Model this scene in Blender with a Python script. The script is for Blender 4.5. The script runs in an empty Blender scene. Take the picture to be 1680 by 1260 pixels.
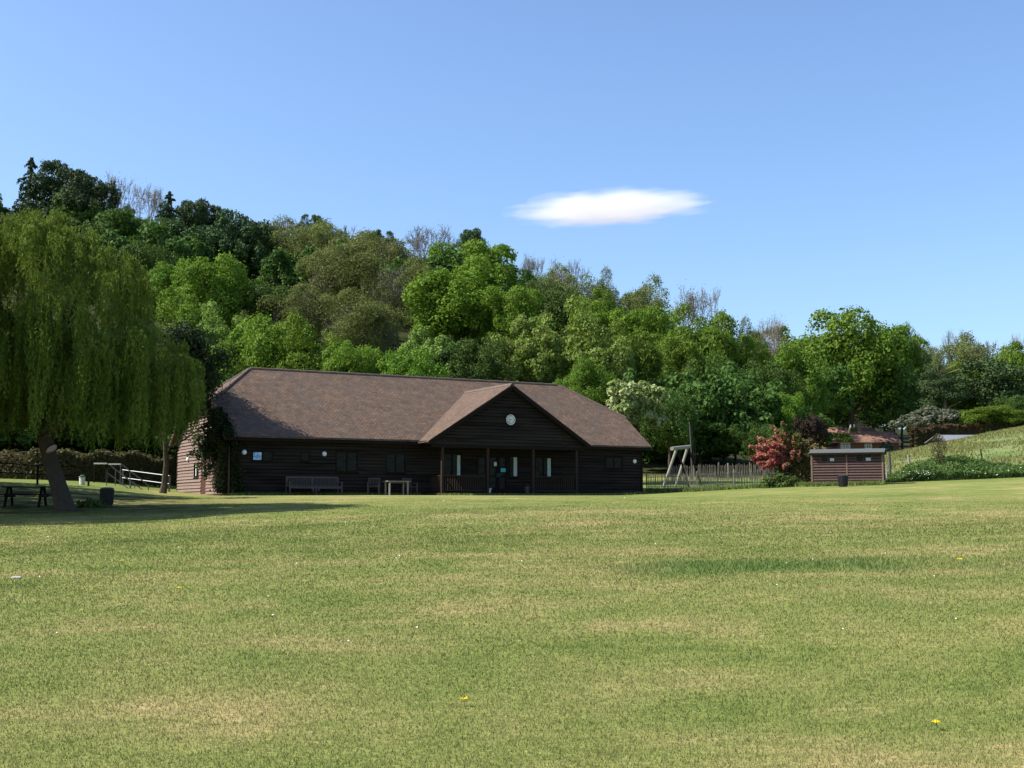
import bpy, math, random
import numpy as np
from mathutils import Vector, Matrix
R_ = math.radians
sc = bpy.context.scene
C = sc.collection
# ---------------------------------------------------------------- camera, light
EYE = 1.6
FPX, HY = 2020.4, 828.4
PITCH = math.atan((HY - 630) / FPX)
cd = bpy.data.cameras.new('camera'); cam = bpy.data.objects.new('camera', cd); C.objects.link(cam)
cam.location = (0, 0, EYE); cam.rotation_euler = (math.pi / 2 + PITCH, 0, 0)
cd.sensor_width = 36; cd.lens = 36 * FPX / 1680; cd.clip_end = 20000; cd.clip_start = .1
sc.camera = cam
SUN_EL, SUN_H = 46.0, 7.0          # sun stands to the left, a little on the camera's side
sv = Vector((-math.cos(R_(SUN_H)) * math.cos(R_(SUN_EL)), -math.sin(R_(SUN_H)) * math.cos(R_(SUN_EL)), math.sin(R_(SUN_EL))))
sd = bpy.data.lights.new('sun', 'SUN'); sd.energy = 5.0; sd.angle = R_(.53); sd.color = (1, .955, .87)
so = bpy.data.objects.new('sun', sd); C.objects.link(so); so.rotation_euler = sv.to_track_quat('Z', 'Y').to_euler()
W = bpy.data.worlds.new('World'); sc.world = W; W.use_nodes = True
wn = W.node_tree.nodes; wl = W.node_tree.links
bg = wn['Background']; sky = wn.new('ShaderNodeTexSky'); sky.sky_type = 'NISHITA'; sky.sun_disc = False
sky.sun_elevation = R_(SUN_EL); sky.sun_rotation = math.atan2(sv.x, sv.y)
sky.air_density = 1.0; sky.dust_density = 1.5; sky.ozone_density = 6.0; sky.altitude = 50
wl.new(sky.outputs[0], bg.inputs[0]); bg.inputs[1].default_value = .13
sc.view_settings.view_transform = 'Standard'; sc.view_settings.look = 'None'
sc.view_settings.gamma = 1; sc.view_settings.exposure = .85; sc.view_settings.use_curve_mapping = False
sc.cycles.max_bounces = 6; sc.cycles.diffuse_bounces = 2; sc.cycles.transparent_max_bounces = 8; sc.cycles.volume_bounces = 6

# ---------------------------------------------------------------- tags
def tag(o, label=None, cat=None, group=None, kind=None):
    if label: o['label'] = label
    if cat: o['category'] = cat
    if group: o['group'] = group
    if kind: o['kind'] = kind
    return o
def empty(name, loc=(0, 0, 0), rz=0, **k):
    o = bpy.data.objects.new(name, None); C.objects.link(o); o.location = loc; o.rotation_euler = (0, 0, rz)
    o.empty_display_size = .2
    return tag(o, **k)
def copy_tree(o, parent=None):
    c = o.copy(); C.objects.link(c); c.parent = parent
    for ch in list(o.children): copy_tree(ch, c)
    return c

# ---------------------------------------------------------------- mesh helpers
def mk(name, V, F, mat, parent=None, smooth=False, attr=None):
    """F: list of index arrays (n,3) / (n,4)"""
    V = np.asarray(V, np.float32).reshape(-1, 3)
    me = bpy.data.meshes.new(name)
    me.vertices.add(len(V)); me.vertices.foreach_set('co', V.ravel())
    Fs = [np.asarray(f, np.int32) for f in F if len(f)]
    idx = np.concatenate([f.ravel() for f in Fs]); tot = np.concatenate([np.full(len(f), f.shape[1], np.int32) for f in Fs])
    me.loops.add(len(idx)); me.loops.foreach_set('vertex_index', idx)
    me.polygons.add(len(tot)); st = np.concatenate([[0], np.cumsum(tot)[:-1]]).astype(np.int32)
    me.polygons.foreach_set('loop_start', st); me.polygons.foreach_set('loop_total', tot)
    me.polygons.foreach_set('use_smooth', np.full(len(tot), bool(smooth)))
    me.update(calc_edges=True)
    if attr is not None:
        for k, a in attr.items():
            at = me.attributes.new(k, 'FLOAT', 'POINT'); at.data.foreach_set('value', np.asarray(a, np.float32))
    if mat: me.materials.append(mat)
    o = bpy.data.objects.new(name, me); C.objects.link(o); o.parent = parent
    return o
class MB:
    def __init__(s): s.v = []; s.q = []; s.t = []; s.n = 0; s.poly = []
    def add(s, V, Q=None, T=None):
        V = np.asarray(V, float).reshape(-1, 3)
        if Q is not None and len(Q): s.q.append(np.asarray(Q) + s.n)
        if T is not None and len(T): s.t.append(np.asarray(T) + s.n)
        s.v.append(V); s.n += len(V)
    def box(s, x0, x1, y0, y1, z0, z1, M=None):
        V = np.array([[x, y, z] for x in (x0, x1) for y in (y0, y1) for z in (z0, z1)], float)
        if M is not None: V = V @ np.array(M)[:3, :3].T + np.array(M)[:3, 3]
        s.add(V, [[0, 1, 3, 2], [4, 6, 7, 5], [0, 4, 5, 1], [2, 3, 7, 6], [0, 2, 6, 4], [1, 5, 7, 3]])
    def hexa(s, V):   # 8 verts: 4 bottom ring, 4 top ring
        s.add(V, [[0, 3, 2, 1], [4, 5, 6, 7], [0, 1, 5, 4], [1, 2, 6, 5], [2, 3, 7, 6], [3, 0, 4, 7]])
    def bar(s, a, b, w, h=None, up=(0, 0, 1)):
        a = np.array(a, float); b = np.array(b, float); h = h or w
        d = b - a; d /= np.linalg.norm(d); up = np.array(up, float)
        if abs(d @ up) > .98: up = np.array([1., 0, 0])
        x = np.cross(d, up); x /= np.linalg.norm(x); y = np.cross(x, d)
        c = [(-1, -1), (1, -1), (1, 1), (-1, 1)]
        s.hexa([p + x * i * w / 2 + y * j * h / 2 for p in (a, b) for i, j in c])
    def tube(s, P, rad, n=6, cap=True):
        P = np.asarray(P, float); rad = np.broadcast_to(rad, len(P)); T = np.gradient(P, axis=0)
        T /= np.linalg.norm(T, axis=1)[:, None] + 1e-9
        ref = np.array([0., 0, 1]) if abs(T[0, 2]) < .9 else np.array([1., 0, 0])
        X = np.cross(T, ref); X /= np.linalg.norm(X, axis=1)[:, None] + 1e-9; Y = np.cross(T, X)
        a = np.arange(n) * 2 * np.pi / n
        V = P[:, None] + rad[:, None, None] * (np.cos(a)[None, :, None] * X[:, None] + np.sin(a)[None, :, None] * Y[:, None])
        m = len(P); i = np.arange(m - 1)[:, None] * n; j = np.arange(n)[None]; k = (j + 1) % n
        Q = np.stack([i + j, i + k, i + n + k, i + n + j], -1).reshape(-1, 4)
        V = V.reshape(-1, 3); Tt = []
        if cap:
            V = np.vstack([V, P[:1], P[-1:]])
            for q in range(n): Tt += [[m * n, (q + 1) % n, q], [m * n + 1, (m - 1) * n + q, (m - 1) * n + (q + 1) % n]]
        s.add(V, Q, Tt)
    def lathe(s, prof, n=24, loc=(0, 0, 0), M=None):   # prof [(r,z)]
        prof = np.array(prof, float); a = np.arange(n) * 2 * np.pi / n
        V = np.stack([prof[:, None, 0] * np.cos(a), prof[:, None, 0] * np.sin(a), np.repeat(prof[:, None, 1], n, 1)], -1).reshape(-1, 3)
        m = len(prof); i = np.arange(m - 1)[:, None] * n; j = np.arange(n)[None]; k = (j + 1) % n
        Q = np.stack([i + j, i + k, i + n + k, i + n + j], -1).reshape(-1, 4)
        if M is not None: V = V @ np.array(M)[:3, :3].T + np.array(M)[:3, 3]
        s.add(V + np.array(loc), Q)
    def slab(s, poly, th):   # convex polygon, extruded straight down
        P = np.array(poly, float); n = len(P); P = P if np.cross(P[1] - P[0], P[2] - P[0])[2] > 0 else P[::-1]; V = np.vstack([P, P - [0, 0, th]])
        T = [[0, i, i + 1] for i in range(1, n - 1)] + [[n, n + i + 1, n + i] for i in range(1, n - 1)]
        Q = [[i, n + i, n + (i + 1) % n, (i + 1) % n] for i in range(n)]
        s.add(V, Q, T)
    def build(s, name, mat, parent=None, smooth=False, attr=None):
        return mk(name, np.concatenate(s.v), [np.concatenate(s.q) if s.q else [], np.concatenate(s.t) if s.t else []], mat, parent, smooth, attr)
def leaves(rng, P, N, L, Wd, along=None, jitter=1.0):
    """rhombic leaf quads"""
    n = len(P); N = N + rng.normal(0, 1, (n, 3)) * jitter * .5; N /= np.linalg.norm(N, axis=1)[:, None] + 1e-9
    A = rng.normal(0, 1, (n, 3)) if along is None else along
    X = A - (A * N).sum(1)[:, None] * N; X /= np.linalg.norm(X, axis=1)[:, None] + 1e-9
    Y = np.cross(N, X); L = np.broadcast_to(L, n)[:, None]; Wd = np.broadcast_to(Wd, n)[:, None]
    V = np.stack([P - X * L / 2, P + Y * Wd / 2 + N * L * .08, P + X * L / 2, P - Y * Wd / 2 + N * L * .08], 1).reshape(-1, 3)
    return V, np.arange(4 * n).reshape(-1, 4)

# ---------------------------------------------------------------- materials
def mat(name, build):
    m = bpy.data.materials.new(name); m.use_nodes = True; nt = m.node_tree; nt.nodes.clear()
    out = nt.nodes.new('ShaderNodeOutputMaterial')
    class G: pass
    g = G(); g.nt = nt
    def N(t, **k):
        nd = nt.nodes.new('ShaderNode' + t)
        for a, b in k.items():
            if a.startswith('i_'):
                key = a[2:]; key = int(key) if key.isdigit() else key.replace('_', ' ')
                s = nd.inputs[key]
                if hasattr(b, 'node'): nt.links.new(b, s)
                else: s.default_value = b
            else: setattr(nd, a, b)
        return nd
    g.N = N
    def ramp(f, stops):
        r = N('ValToRGB'); nt.links.new(f, r.inputs[0]); e = r.color_ramp.elements
        while len(e) < len(stops): e.new(.5)
        for q, (p, c) in zip(e, stops): q.position = p; q.color = (*c, 1) if len(c) == 3 else c
        return r.outputs[0]
    g.ramp = ramp
    def noise(scale, detail=4, vec=None, rough=.5):
        n = N('TexNoise', i_Scale=scale, i_Detail=float(detail), i_Roughness=rough)
        nt.links.new(vec if vec is not None else N('TexCoord').outputs['Object'], n.inputs['Vector'])
        return n.outputs[0]
    g.noise = noise
    def mix(f, a, b, mode='MIX'):
        x = N('MixRGB', blend_type=mode)
        for i, v in enumerate((f, a, b)):
            if hasattr(v, 'node'): nt.links.new(v, x.inputs[i])
            elif i == 0: x.inputs[0].default_value = v
            else: x.inputs[i].default_value = (*v, 1)
        return x.outputs[0]
    g.mix = mix
    def math_(op, a, b=0.0):
        x = N('Math', operation=op)
        for i, v in enumerate((a, b)):
            if hasattr(v, 'node'): nt.links.new(v, x.inputs[i])
            else: x.inputs[i].default_value = v
        return x.outputs[0]
    g.math = math_
    def bsdf(col, rough=.8, spec=.2, bump=None, bs=.3, bd=.02, **k):
        b = N('BsdfPrincipled', i_Roughness=rough); b.inputs['Specular IOR Level'].default_value = spec
        if hasattr(col, 'node'): nt.links.new(col, b.inputs['Base Color'])
        else: b.inputs['Base Color'].default_value = (*col, 1)
        if bump is not None:
            bp = N('Bump', i_Strength=bs, i_Distance=bd, i_Height=bump); nt.links.new(bp.outputs[0], b.inputs['Normal'])
        for a, v in k.items(): b.inputs[a.replace('_', ' ')].default_value = v
        return b.outputs[0]
    g.bsdf = bsdf
    nt.links.new(build(g), out.inputs[0])
    return m
def leaf_mat(name, col, col2=None, trans=.3, var=.35):
    def b(g):
        oi = g.N('ObjectInfo'); vec = g.N('TexCoord').outputs['Object']
        n1 = g.noise(.45, 2, vec); n2 = g.noise(7., 2, vec)
        c2 = col2 or tuple(np.array(col) * (1.45, 1.25, 1.3))
        c = g.mix(g.ramp(n1, [(.35, (0, 0, 0)), (.65, (1, 1, 1))]), col, c2)
        h = g.N('HueSaturation'); g.nt.links.new(c, h.inputs['Color'])
        g.nt.links.new(g.math('ADD', g.math('MULTIPLY', oi.outputs['Random'], .03), .485), h.inputs['Hue'])
        g.nt.links.new(g.math('ADD', g.math('ADD', .25, g.math('MULTIPLY', n2, 1.3)), g.math('MULTIPLY', g.math('SUBTRACT', oi.outputs['Random'], .5), var)) , h.inputs['Value'])
        d = g.bsdf(h.outputs[0], .65, .12)
        t = g.N('BsdfTranslucent'); g.nt.links.new(g.mix(.5, h.outputs[0], (col[0] * 1.6, col[1] * 1.5, col[2]), 'MIX'), t.inputs[0])
        ms = g.N('MixShader', i_0=trans); g.nt.links.new(d, ms.inputs[1]); g.nt.links.new(t.outputs[0], ms.inputs[2])
        return ms.outputs[0]
    return mat(name, b)
def bark_mat(name, col):
    return mat(name, lambda g: g.bsdf(g.mix(g.noise(6, 5), tuple(np.array(col) * .6), tuple(np.array(col) * 1.4)), .9, .1, bump=g.noise(14, 4), bs=.5, bd=.03))
def plain(name, col, rough=.6, spec=.3, var=.25, scale=5, **k):
    c = np.array(col)
    return mat(name, lambda g: g.bsdf(g.mix(g.noise(scale, 5), tuple(c * (1 - var)), tuple(c * (1 + var))), rough, spec, **k))
M = {}
M['bright'] = leaf_mat('bright_leaves', (.108, .200, .020))
M['broad'] = leaf_mat('green_leaves', (.096, .176, .020))
M['dark'] = leaf_mat('dark_leaves', (.052, .100, .018), trans=.25)
M['conifer'] = leaf_mat('conifer_needles', (.042, .076, .024), (.060, .100, .032), trans=.1)
M['olive'] = leaf_mat('budding_leaves', (.118, .145, .040), (.155, .190, .055))
M['pale'] = leaf_mat('pale_leaves', (.155, .235, .040), (.22, .29, .065))
M['white'] = leaf_mat('whitish_leaves', (.17, .22, .05), (.40, .43, .20))
M['silver'] = leaf_mat('silver_leaves', (.10, .115, .075), (.17, .18, .12))
M['purple'] = leaf_mat('purple_leaves', (.045, .028, .024), (.062, .045, .03))
M['willow'] = leaf_mat('willow_leaves', (.112, .158, .020), (.175, .220, .034), trans=.22)
M['haw'] = leaf_mat('hawthorn_leaves', (.13, .15, .04), (.22, .15, .075))
M['blossom'] = leaf_mat('red_blossom', (.42, .085, .095), (.40, .21, .14), trans=.25)
M['ivy'] = leaf_mat('climber_leaves', (.018, .032, .010), (.035, .055, .015), trans=.12)
M['hedge'] = leaf_mat('hedge_leaves', (.075, .085, .03), (.13, .10, .05))
M['redhedge'] = leaf_mat('russet_hedge_leaves', (.085, .045, .028), (.09, .085, .03))
M['weed'] = leaf_mat('weed_leaves', (.062, .105, .022), (.105, .15, .04))
M['bud'] = leaf_mat('bud_leaves', (.14, .14, .06), (.20, .17, .09))
M['bark'] = bark_mat('bark', (.07, .055, .04)); M['greybark'] = bark_mat('grey_bark', (.20, .17, .145)); M['pinebark'] = bark_mat('pine_bark', (.26, .19, .13))
M['scar'] = plain('cut_wood', (.50, .36, .31), .8, .1)

def ground_b(g):
    pos = g.N('TexCoord').outputs['Object']
    a = lambda n: g.N('Attribute', attribute_name=n).outputs['Fac']
    mp = g.N('Mapping'); g.nt.links.new(pos, mp.inputs[0]); mp.inputs['Scale'].default_value = (.45, 1, 1); mp.inputs['Rotation'].default_value = (0, 0, .12)
    v = mp.outputs[0]
    fine = g.noise(22, 4, pos, .7); tuft = g.noise(5.5, 4, v, .65)
    dry = g.math('ADD', a('dry'), g.math('MULTIPLY', g.math('SUBTRACT', tuft, .5), .55))
    base = g.ramp(dry, [(.12, (.092, .134, .030)), (.38, (.142, .172, .044)), (.60, (.184, .192, .060)), (.88, (.290, .235, .105))])
    base = g.mix(1.0, base, g.ramp(tuft, [(.28, (.84, .86, .82)), (.72, (1.14, 1.12, 1.12))]), 'MULTIPLY')
    base = g.mix(1.0, base, g.ramp(fine, [(.3, (.62, .66, .6)), (.7, (1.35, 1.3, 1.3))]), 'MULTIPLY')
    lush = g.mix(g.noise(3, 4, pos), (.070, .120, .024), (.105, .155, .040))
    base = g.mix(a('lush'), base, lush)
    mead = g.mix(g.ramp(g.noise(.16, 5, v, .6), [(.35, (0, 0, 0)), (.65, (1, 1, 1))]), (.110, .175, .045), (.20, .215, .085))
    mead = g.mix(g.ramp(g.noise(1.2, 5, v, .7), [(.3, (0, 0, 0)), (.7, (1, 1, 1))]), mead, g.mix(.5, mead, (.06, .10, .04)))
    base = g.mix(a('meadow'), base, mead)
    wood = g.mix(g.noise(.8, 5, pos), (.018, .024, .010), (.05, .055, .02))
    base = g.mix(a('wood'), base, wood)
    shaded_earth = g.mix(g.noise(1.3, 5, pos), (.020, .018, .010), (.060, .064, .022))  # bare earth under the willow, its colour darkened further to deepen the shade
    base = g.mix(g.math('MULTIPLY', a('bank'), g.ramp(g.noise(1.2, 4, pos), [(.4, (.2, .2, .2)), (.6, (1, 1, 1))])), base, shaded_earth)
    return g.bsdf(base, .95, .05, bump=g.noise(18, 5, pos, .7), bs=.6, bd=.03)
M['ground'] = mat('grass_ground', ground_b)
def blade_b(g):
    t = g.N('Attribute', attribute_name='tone').outputs['Fac']; l = g.N('Attribute', attribute_name='lush').outputs['Fac']
    c = g.ramp(t, [(0, (.084, .120, .026)), (.36, (.160, .184, .048)), (.64, (.236, .222, .078)), (1, (.38, .30, .15))])
    c = g.mix(l, c, g.ramp(t, [(0, (.078, .130, .024)), (1, (.155, .210, .055))]))
    d = g.bsdf(c, .65, .2); tr = g.N('BsdfTranslucent'); g.nt.links.new(c, tr.inputs[0])
    ms = g.N('MixShader', i_0=.3); g.nt.links.new(d, ms.inputs[1]); g.nt.links.new(tr.outputs[0], ms.inputs[2]); return ms.outputs[0]
M['blade'] = mat('grass_blade', blade_b)
def roof_b(c1, c2, c3, gauge=.13, tw=.2):
    def b(g):
        pos = g.N('TexCoord').outputs['Object']; sp = g.N('SeparateXYZ'); g.nt.links.new(pos, sp.inputs[0])
        geo = g.N('NewGeometry')
        # courses follow height, tiles follow whichever horizontal axis runs along the slope
        at = g.N('Attribute', attribute_name='run').outputs['Fac']
        cv = g.N('CombineXYZ'); g.nt.links.new(at, cv.inputs[0]); g.nt.links.new(g.math('MULTIPLY', sp.outputs[2], 1.72), cv.inputs[1])
        br = g.N('TexBrick', i_Scale=1.0); g.nt.links.new(cv.outputs[0], br.inputs['Vector'])
        br.inputs['Brick Width'].default_value = tw; br.inputs['Row Height'].default_value = gauge; br.inputs['Mortar Size'].default_value = .012
        br.inputs['Color1'].default_value = (*c1, 1); br.inputs['Color2'].default_value = (*c2, 1); br.inputs['Mortar'].default_value = (*tuple(np.array(c1) * .5), 1)
        c = g.mix(g.ramp(g.noise(.7, 5, pos, .6), [(.4, (0, 0, 0)), (.68, (.75, .75, .75))]), br.outputs[0], c3)
        c = g.mix(g.ramp(g.noise(9, 3, pos), [(.55, (0, 0, 0)), (.7, (.7, .7, .7))]), c, tuple(np.array(c2) * (1.35, 1.2, .95)))
        sm = g.ramp(g.noise(2.2, 6, pos, .65), [(.3, (.68, .70, .74)), (.7, (1.2, 1.18, 1.15))])
        c = g.mix(1.0, c, sm, 'MULTIPLY')
        lap = g.math('FRACT', g.math('DIVIDE', g.math('MULTIPLY', sp.outputs[2], 1.72), gauge))
        h = g.math('ADD', g.math('MULTIPLY', lap, -1.0), g.math('MULTIPLY', br.outputs['Fac'], -.5))
        return g.bsdf(c, .85, .15, bump=h, bs=.6, bd=.02)
    return b
M['roof'] = mat('clay_roof_tiles', roof_b((.110, .070, .048), (.150, .102, .073), (.090, .070, .056)))
M['ridge'] = plain('ridge_tiles', (.125, .092, .074), .85, .15, .35, 4)
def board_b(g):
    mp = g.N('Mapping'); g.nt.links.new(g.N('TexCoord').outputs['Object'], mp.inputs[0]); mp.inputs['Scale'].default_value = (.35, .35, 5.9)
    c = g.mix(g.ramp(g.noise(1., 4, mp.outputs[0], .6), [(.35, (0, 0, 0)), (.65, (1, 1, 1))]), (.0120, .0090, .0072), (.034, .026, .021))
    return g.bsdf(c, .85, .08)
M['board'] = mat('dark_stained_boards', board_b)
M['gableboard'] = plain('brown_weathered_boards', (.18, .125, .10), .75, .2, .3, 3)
M['darkwood'] = plain('dark_stained_timber', (.014, .0105, .008), .8, .08)
M['brownwood'] = plain('brown_timber', (.055, .038, .026), .7, .2)
M['rail'] = plain('veranda_timber', (.042, .028, .020), .8, .08)
M['reddoor'] = plain('dark_red_paint', (.07, .022, .02), .5, .4)
M['pale'+'wood'] = plain('pale_weathered_wood', (.27, .25, .20), .85, .1, .3, 8)
M['greywood'] = plain('silver_grey_teak', (.085, .072, .066), .8, .15, .35, 9)
M['steel'] = plain('galvanised_steel', (.075, .085, .085), .45, .5, .15, 6, Metallic=.3)
M['white'+'p'] = plain('white_paint', (.60, .60, .57), .5, .3, .06)
M['cream'] = plain('cream_curtain', (.45, .50, .46), .9, .1, .15)
M['blue'] = mat('blue_picture', lambda g: g.bsdf(g.ramp(g.noise(5, 3), [(.42, (.12, .33, .62)), (.6, (.55, .70, .85))]), .5, .3))
M['cyan'] = plain('turquoise_card', (.06, .42, .50), .5, .3, .1)
M['black'] = plain('black_plastic', (.016, .016, .017), .5, .4, .2)
M['glass'] = mat('window_glass', lambda g: g.bsdf((.012, .014, .012), .08, .10, bump=g.noise(2.6, 3), bs=.7, bd=.12))
M['interior'] = plain('dim_interior', (.03, .028, .024), .9, .05)
M['lampglass'] = plain('opal_lamp_glass', (.75, .78, .78), .3, .5, .04)
M['numeral'] = plain('clock_black', (.02, .02, .02), .5, .3)
M['felt'] = plain('grey_roofing_felt', (.085, .092, .086), .9, .1, .2, 7)
M['shed'] = plain('red_brown_shed_boards', (.080, .045, .037), .75, .2, .3, 4)
M['shedtrim'] = plain('worn_shed_trim', (.18, .12, .09), .8, .15)
M['brick'] = mat('cottage_brick', lambda g: g.bsdf(g.mix(g.noise(3, 5), (.095, .045, .032), (.16, .08, .055)), .9, .1))
M['cottageroof'] = mat('red_clay_tiles', roof_b((.235, .125, .09), (.29, .165, .12), (.19, .11, .085), .35, .5))
M['moss'] = plain('roof_moss', (.13, .17, .03), .95, .05, .3, 3)
M['chimney'] = plain('chimney_brick', (.18, .12, .085), .9, .1, .3, 4)
M['tin'] = plain('grey_sheet_roof', (.16, .165, .18), .7, .3, .2, 1)
M['paling'] = plain('weathered_chestnut', (.24, .205, .15), .9, .1, .35, 3)
M['yellow'] = plain('yellow_petals', (.85, .62, .02), .6, .2, .1)
M['daisy'] = plain('white_petals', (.75, .75, .68), .7, .1, .1)
M['stem'] = plain('green_stem', (.10, .17, .04), .7, .2)
M['greenpl'] = plain('green_plastic', (.16, .38, .24), .5, .4, .1)
M['soil'] = plain('paving_gravel', (.20, .17, .13), .95, .05, .3, 8)

# ---------------------------------------------------------------- terrain
cols = np.array([-300, 0, 150, 290, 400, 700, 1060, 1330, 1470, 1680, 2000.])
Ys = np.array([0, 10, 20, 30, 40, 50, 56, 61, 66, 72, 80, 90, 105, 130, 160, 200, 260, 400, 700.])
T = np.array([
 # 0    10    20    30    40    50    56    61    66    72   80   90   105   130   160   200   260   400  700
 [-1.6,-1.45,-1.2, -.85, -.40,  .25, 1.05, 1.3, 1.5,  1.9, 3.2, 5.5,  10,   18,   28,   41,   56,   75, 80],
 [-1.6,-1.45,-1.2, -.85, -.38,  .18, 1.02, 1.2, 1.35, 1.7, 2.8, 5.0,  9.5,  17,   27,   39,   52,   70, 76],
 [-1.6,-1.44,-1.18,-.82, -.36,  .10,  .55, 1.0, 1.2,  1.5, 2.5, 4.6,  9,    15.5, 25,   37,   48,   62, 68],
 [-1.6,-1.42,-1.15,-.78, -.32,  .12,  .30,  .45, .62, .8, 1.7, 3.6,   7.5,  14,   24,   37,   54,   68, 74],
 [-1.6,-1.40,-1.10,-.72, -.28,  .15,  .35,  .50, .50, .55,1.1, 2.8,   6.5,  13,   22.5, 35,   50,   62, 68],
 [-1.6,-1.38,-1.05,-.65, -.20,  .18,  .36,  .49, .50, .52,.9,  2.2,   5.5,  11.5, 20.5, 32,   46,   57, 62],
 [-1.6,-1.36,-1.00,-.60, -.15,  .18,  .33,  .43, .50, .58,1.1, 1.9,   3.5,  7.0,  12.5, 19,   31,   42, 48],
 [-1.6,-1.33, -.96,-.55, -.08,  .30,  .52,  .70, .88, 1.12,1.5,1.95,  2.7,  4.0,  5.4,  7.0,  19,   32, 38],
 [-1.6,-1.32, -.94,-.52, -.04,  .38,  .62,  .85, 1.05,1.3, 1.9,2.7,   3.8,  5.4,  6.7,  7.2,  12,   24, 32],
 [-1.6,-1.30, -.90,-.48,  .00,  .46,  .78, 1.05, 1.27,1.55,2.3,3.3,   5.2,  8.0, 10.1, 11.0, 15,   26, 34],
 [-1.6,-1.30, -.85,-.42,  .06,  .60,  .98, 1.3,  1.55,1.9, 2.9,4.3,   6.6, 10.5, 13.5, 14.0, 18,   28, 36]])
tg = np.linspace((cols[0] - 840) / 2030, (cols[-1] - 840) / 2030, 93)
yg = np.linspace(0, 1, 281) ** 1.8 * 700
A = np.stack([np.interp(yg, Ys, row) for row in T])
A = np.stack([np.interp(tg * 2030 + 840, cols, A[:, j]) for j in range(len(yg))], 1)
for _ in range(3):
    A[:, 1:-1] = (A[:, :-2] + 2 * A[:, 1:-1] + A[:, 2:]) / 4
    A[1:-1] = (A[:-2] + 2 * A[1:-1] + A[2:]) / 4
def terrain(X, Y):
    X = np.asarray(X, float); Y = np.asarray(Y, float)
    az = np.arctan2(X, Y); D = np.hypot(X, Y); amax = math.atan(tg[-1]); amin = math.atan(tg[0])
    azc = np.clip(az, amin, amax); t = np.tan(azc); Ye = D * np.cos(azc)
    ft = (t - tg[0]) / (tg[1] - tg[0]); i = np.clip(ft.astype(int), 0, len(tg) - 2); ft = ft - i
    fy = (np.clip(Ye, 0, 699) / 700) ** (1 / 1.8) * 280; j = np.clip(fy.astype(int), 0, 279); fy = fy - j
    h = (A[i, j] * (1 - ft) + A[i + 1, j] * ft) * (1 - fy) + (A[i, j + 1] * (1 - ft) + A[i + 1, j + 1] * ft) * fy
    k = np.clip((np.abs(az) - R_(45)) / R_(60), 0, 1); k = k * k * (3 - 2 * k)
    h = h * (1 - k) + (-1.6 - .01 * np.clip(D, 0, 300)) * k
    und = .035 * np.sin(X * .31 + Y * .13) * np.sin(Y * .27 + 1.3) + .02 * np.sin(X * .7 - Y * .5 + 2)
    return h + EYE + und * np.clip(D / 12, 0, 1) * np.clip((50 - D) / 8, 0, 1)
_H = np.random.default_rng(99).random((256, 256))
def vnoise(x, y, o=4, g=.55):
    t = 0; a = 1.; n = 0
    for k in range(o):
        xi = np.floor(x).astype(int); yi = np.floor(y).astype(int); fx = x - xi; fy = y - yi; fx = fx * fx * (3 - 2 * fx); fy = fy * fy * (3 - 2 * fy)
        h = lambda i, j: _H[(xi + i + 37 * k) % 256, (yi + j + 91 * k) % 256]
        t = t + a * ((h(0, 0) * (1 - fx) + h(1, 0) * fx) * (1 - fy) + (h(0, 1) * (1 - fx) + h(1, 1) * fx) * fy); n += a; a *= g; x = x * 2.03 + 5.1; y = y * 2.03 + 1.7
    return t / n
def dryness(X, Y):
    u = X * .97 + Y * .22; v = Y * .97 - X * .18
    a = vnoise(u * .11 + 40, v * .19 + 40, 3); b = vnoise(u * .62 + 90, v * .95 + 70, 5, .72)
    d = .525 + .50 * (a - .5) + 1.05 * (b - .5)
    return np.clip(d + .10 * np.clip((17 - Y) / 10, 0, 1), 0, 1)
def P(px, Y): return (px - 840) / 2030 * Y
def gz(px, Y): return float(terrain(P(px, Y), Y))
def hz(py, Y): return EYE + (HY - py) / 2030 * Y      # world height of a picture row at forward distance Y
def sstep(a, b, x): k = np.clip((x - a) / (b - a), 0, 1); return k * k * (3 - 2 * k)
def lushmask(X, Y):
    t = X / np.maximum(Y, .1) * 2030 + 840
    wob = .5 * np.sin(X * 1.7) + .3 * np.sin(X * 3.9 + 1)
    e = sstep(1.2, 2.6, X + .45 * wob) * (1 - sstep(5.0, 7.2, X + .5 * wob)); e2 = .30 * sstep(4.5, 7, X)
    yc = 19.6 + .05 * X
    return np.clip(np.maximum(e, e2) * (1 - sstep(.5, 1.9, np.abs(Y - yc) + .3 * wob + .5 * (vnoise(X * 1.3, Y * 1.3, 3) - .5))), 0, 1)
def masks(X, Y):
    D = np.hypot(X, Y); t = np.where(Y > 1, X / np.maximum(Y, 1) * 2030 + 840, np.where(X > 0, 3000, -3000))
    lush = lushmask(X, Y)
    lush = np.maximum(lush, .55 * sstep(70, 72, Y) * (1 - sstep(84, 90, Y)) * sstep(1040, 1080, t))   # greener edge by fence and shed
    lush = np.maximum(lush, .5 * sstep(55.5, 56.5, Y) * (1 - sstep(68, 75, Y)) * (1 - sstep(150, 300, t)))
    edge = np.interp(t, [-400, 200, 300, 600, 1060, 1300, 1400, 1680, 2400], [72, 72, 76, 82, 92, 95, 215, 215, 215])
    wood = sstep(edge - 3, edge + 3, Y)
    mead = sstep(73, 77, Y) * sstep(1420, 1450, t)
    bank = sstep(38, 44, Y + 1.2 * np.sin(X * .6)) * (1 - sstep(54.5, 56.3, Y)) * (1 - sstep(230, 470, t)) * sstep(-1, 0, Y)  # left bank plus the willow's shade pool, where the ground colour is darkened
    return dict(dry=dryness(X, Y), lush=lush, wood=wood, meadow=mead * (1 - wood), bank=bank)
az = np.concatenate([np.linspace(-180, -42, 40, endpoint=False), np.linspace(-42, 42, 420), np.linspace(42, 180, 41)[1:]]) * np.pi / 180
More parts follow.
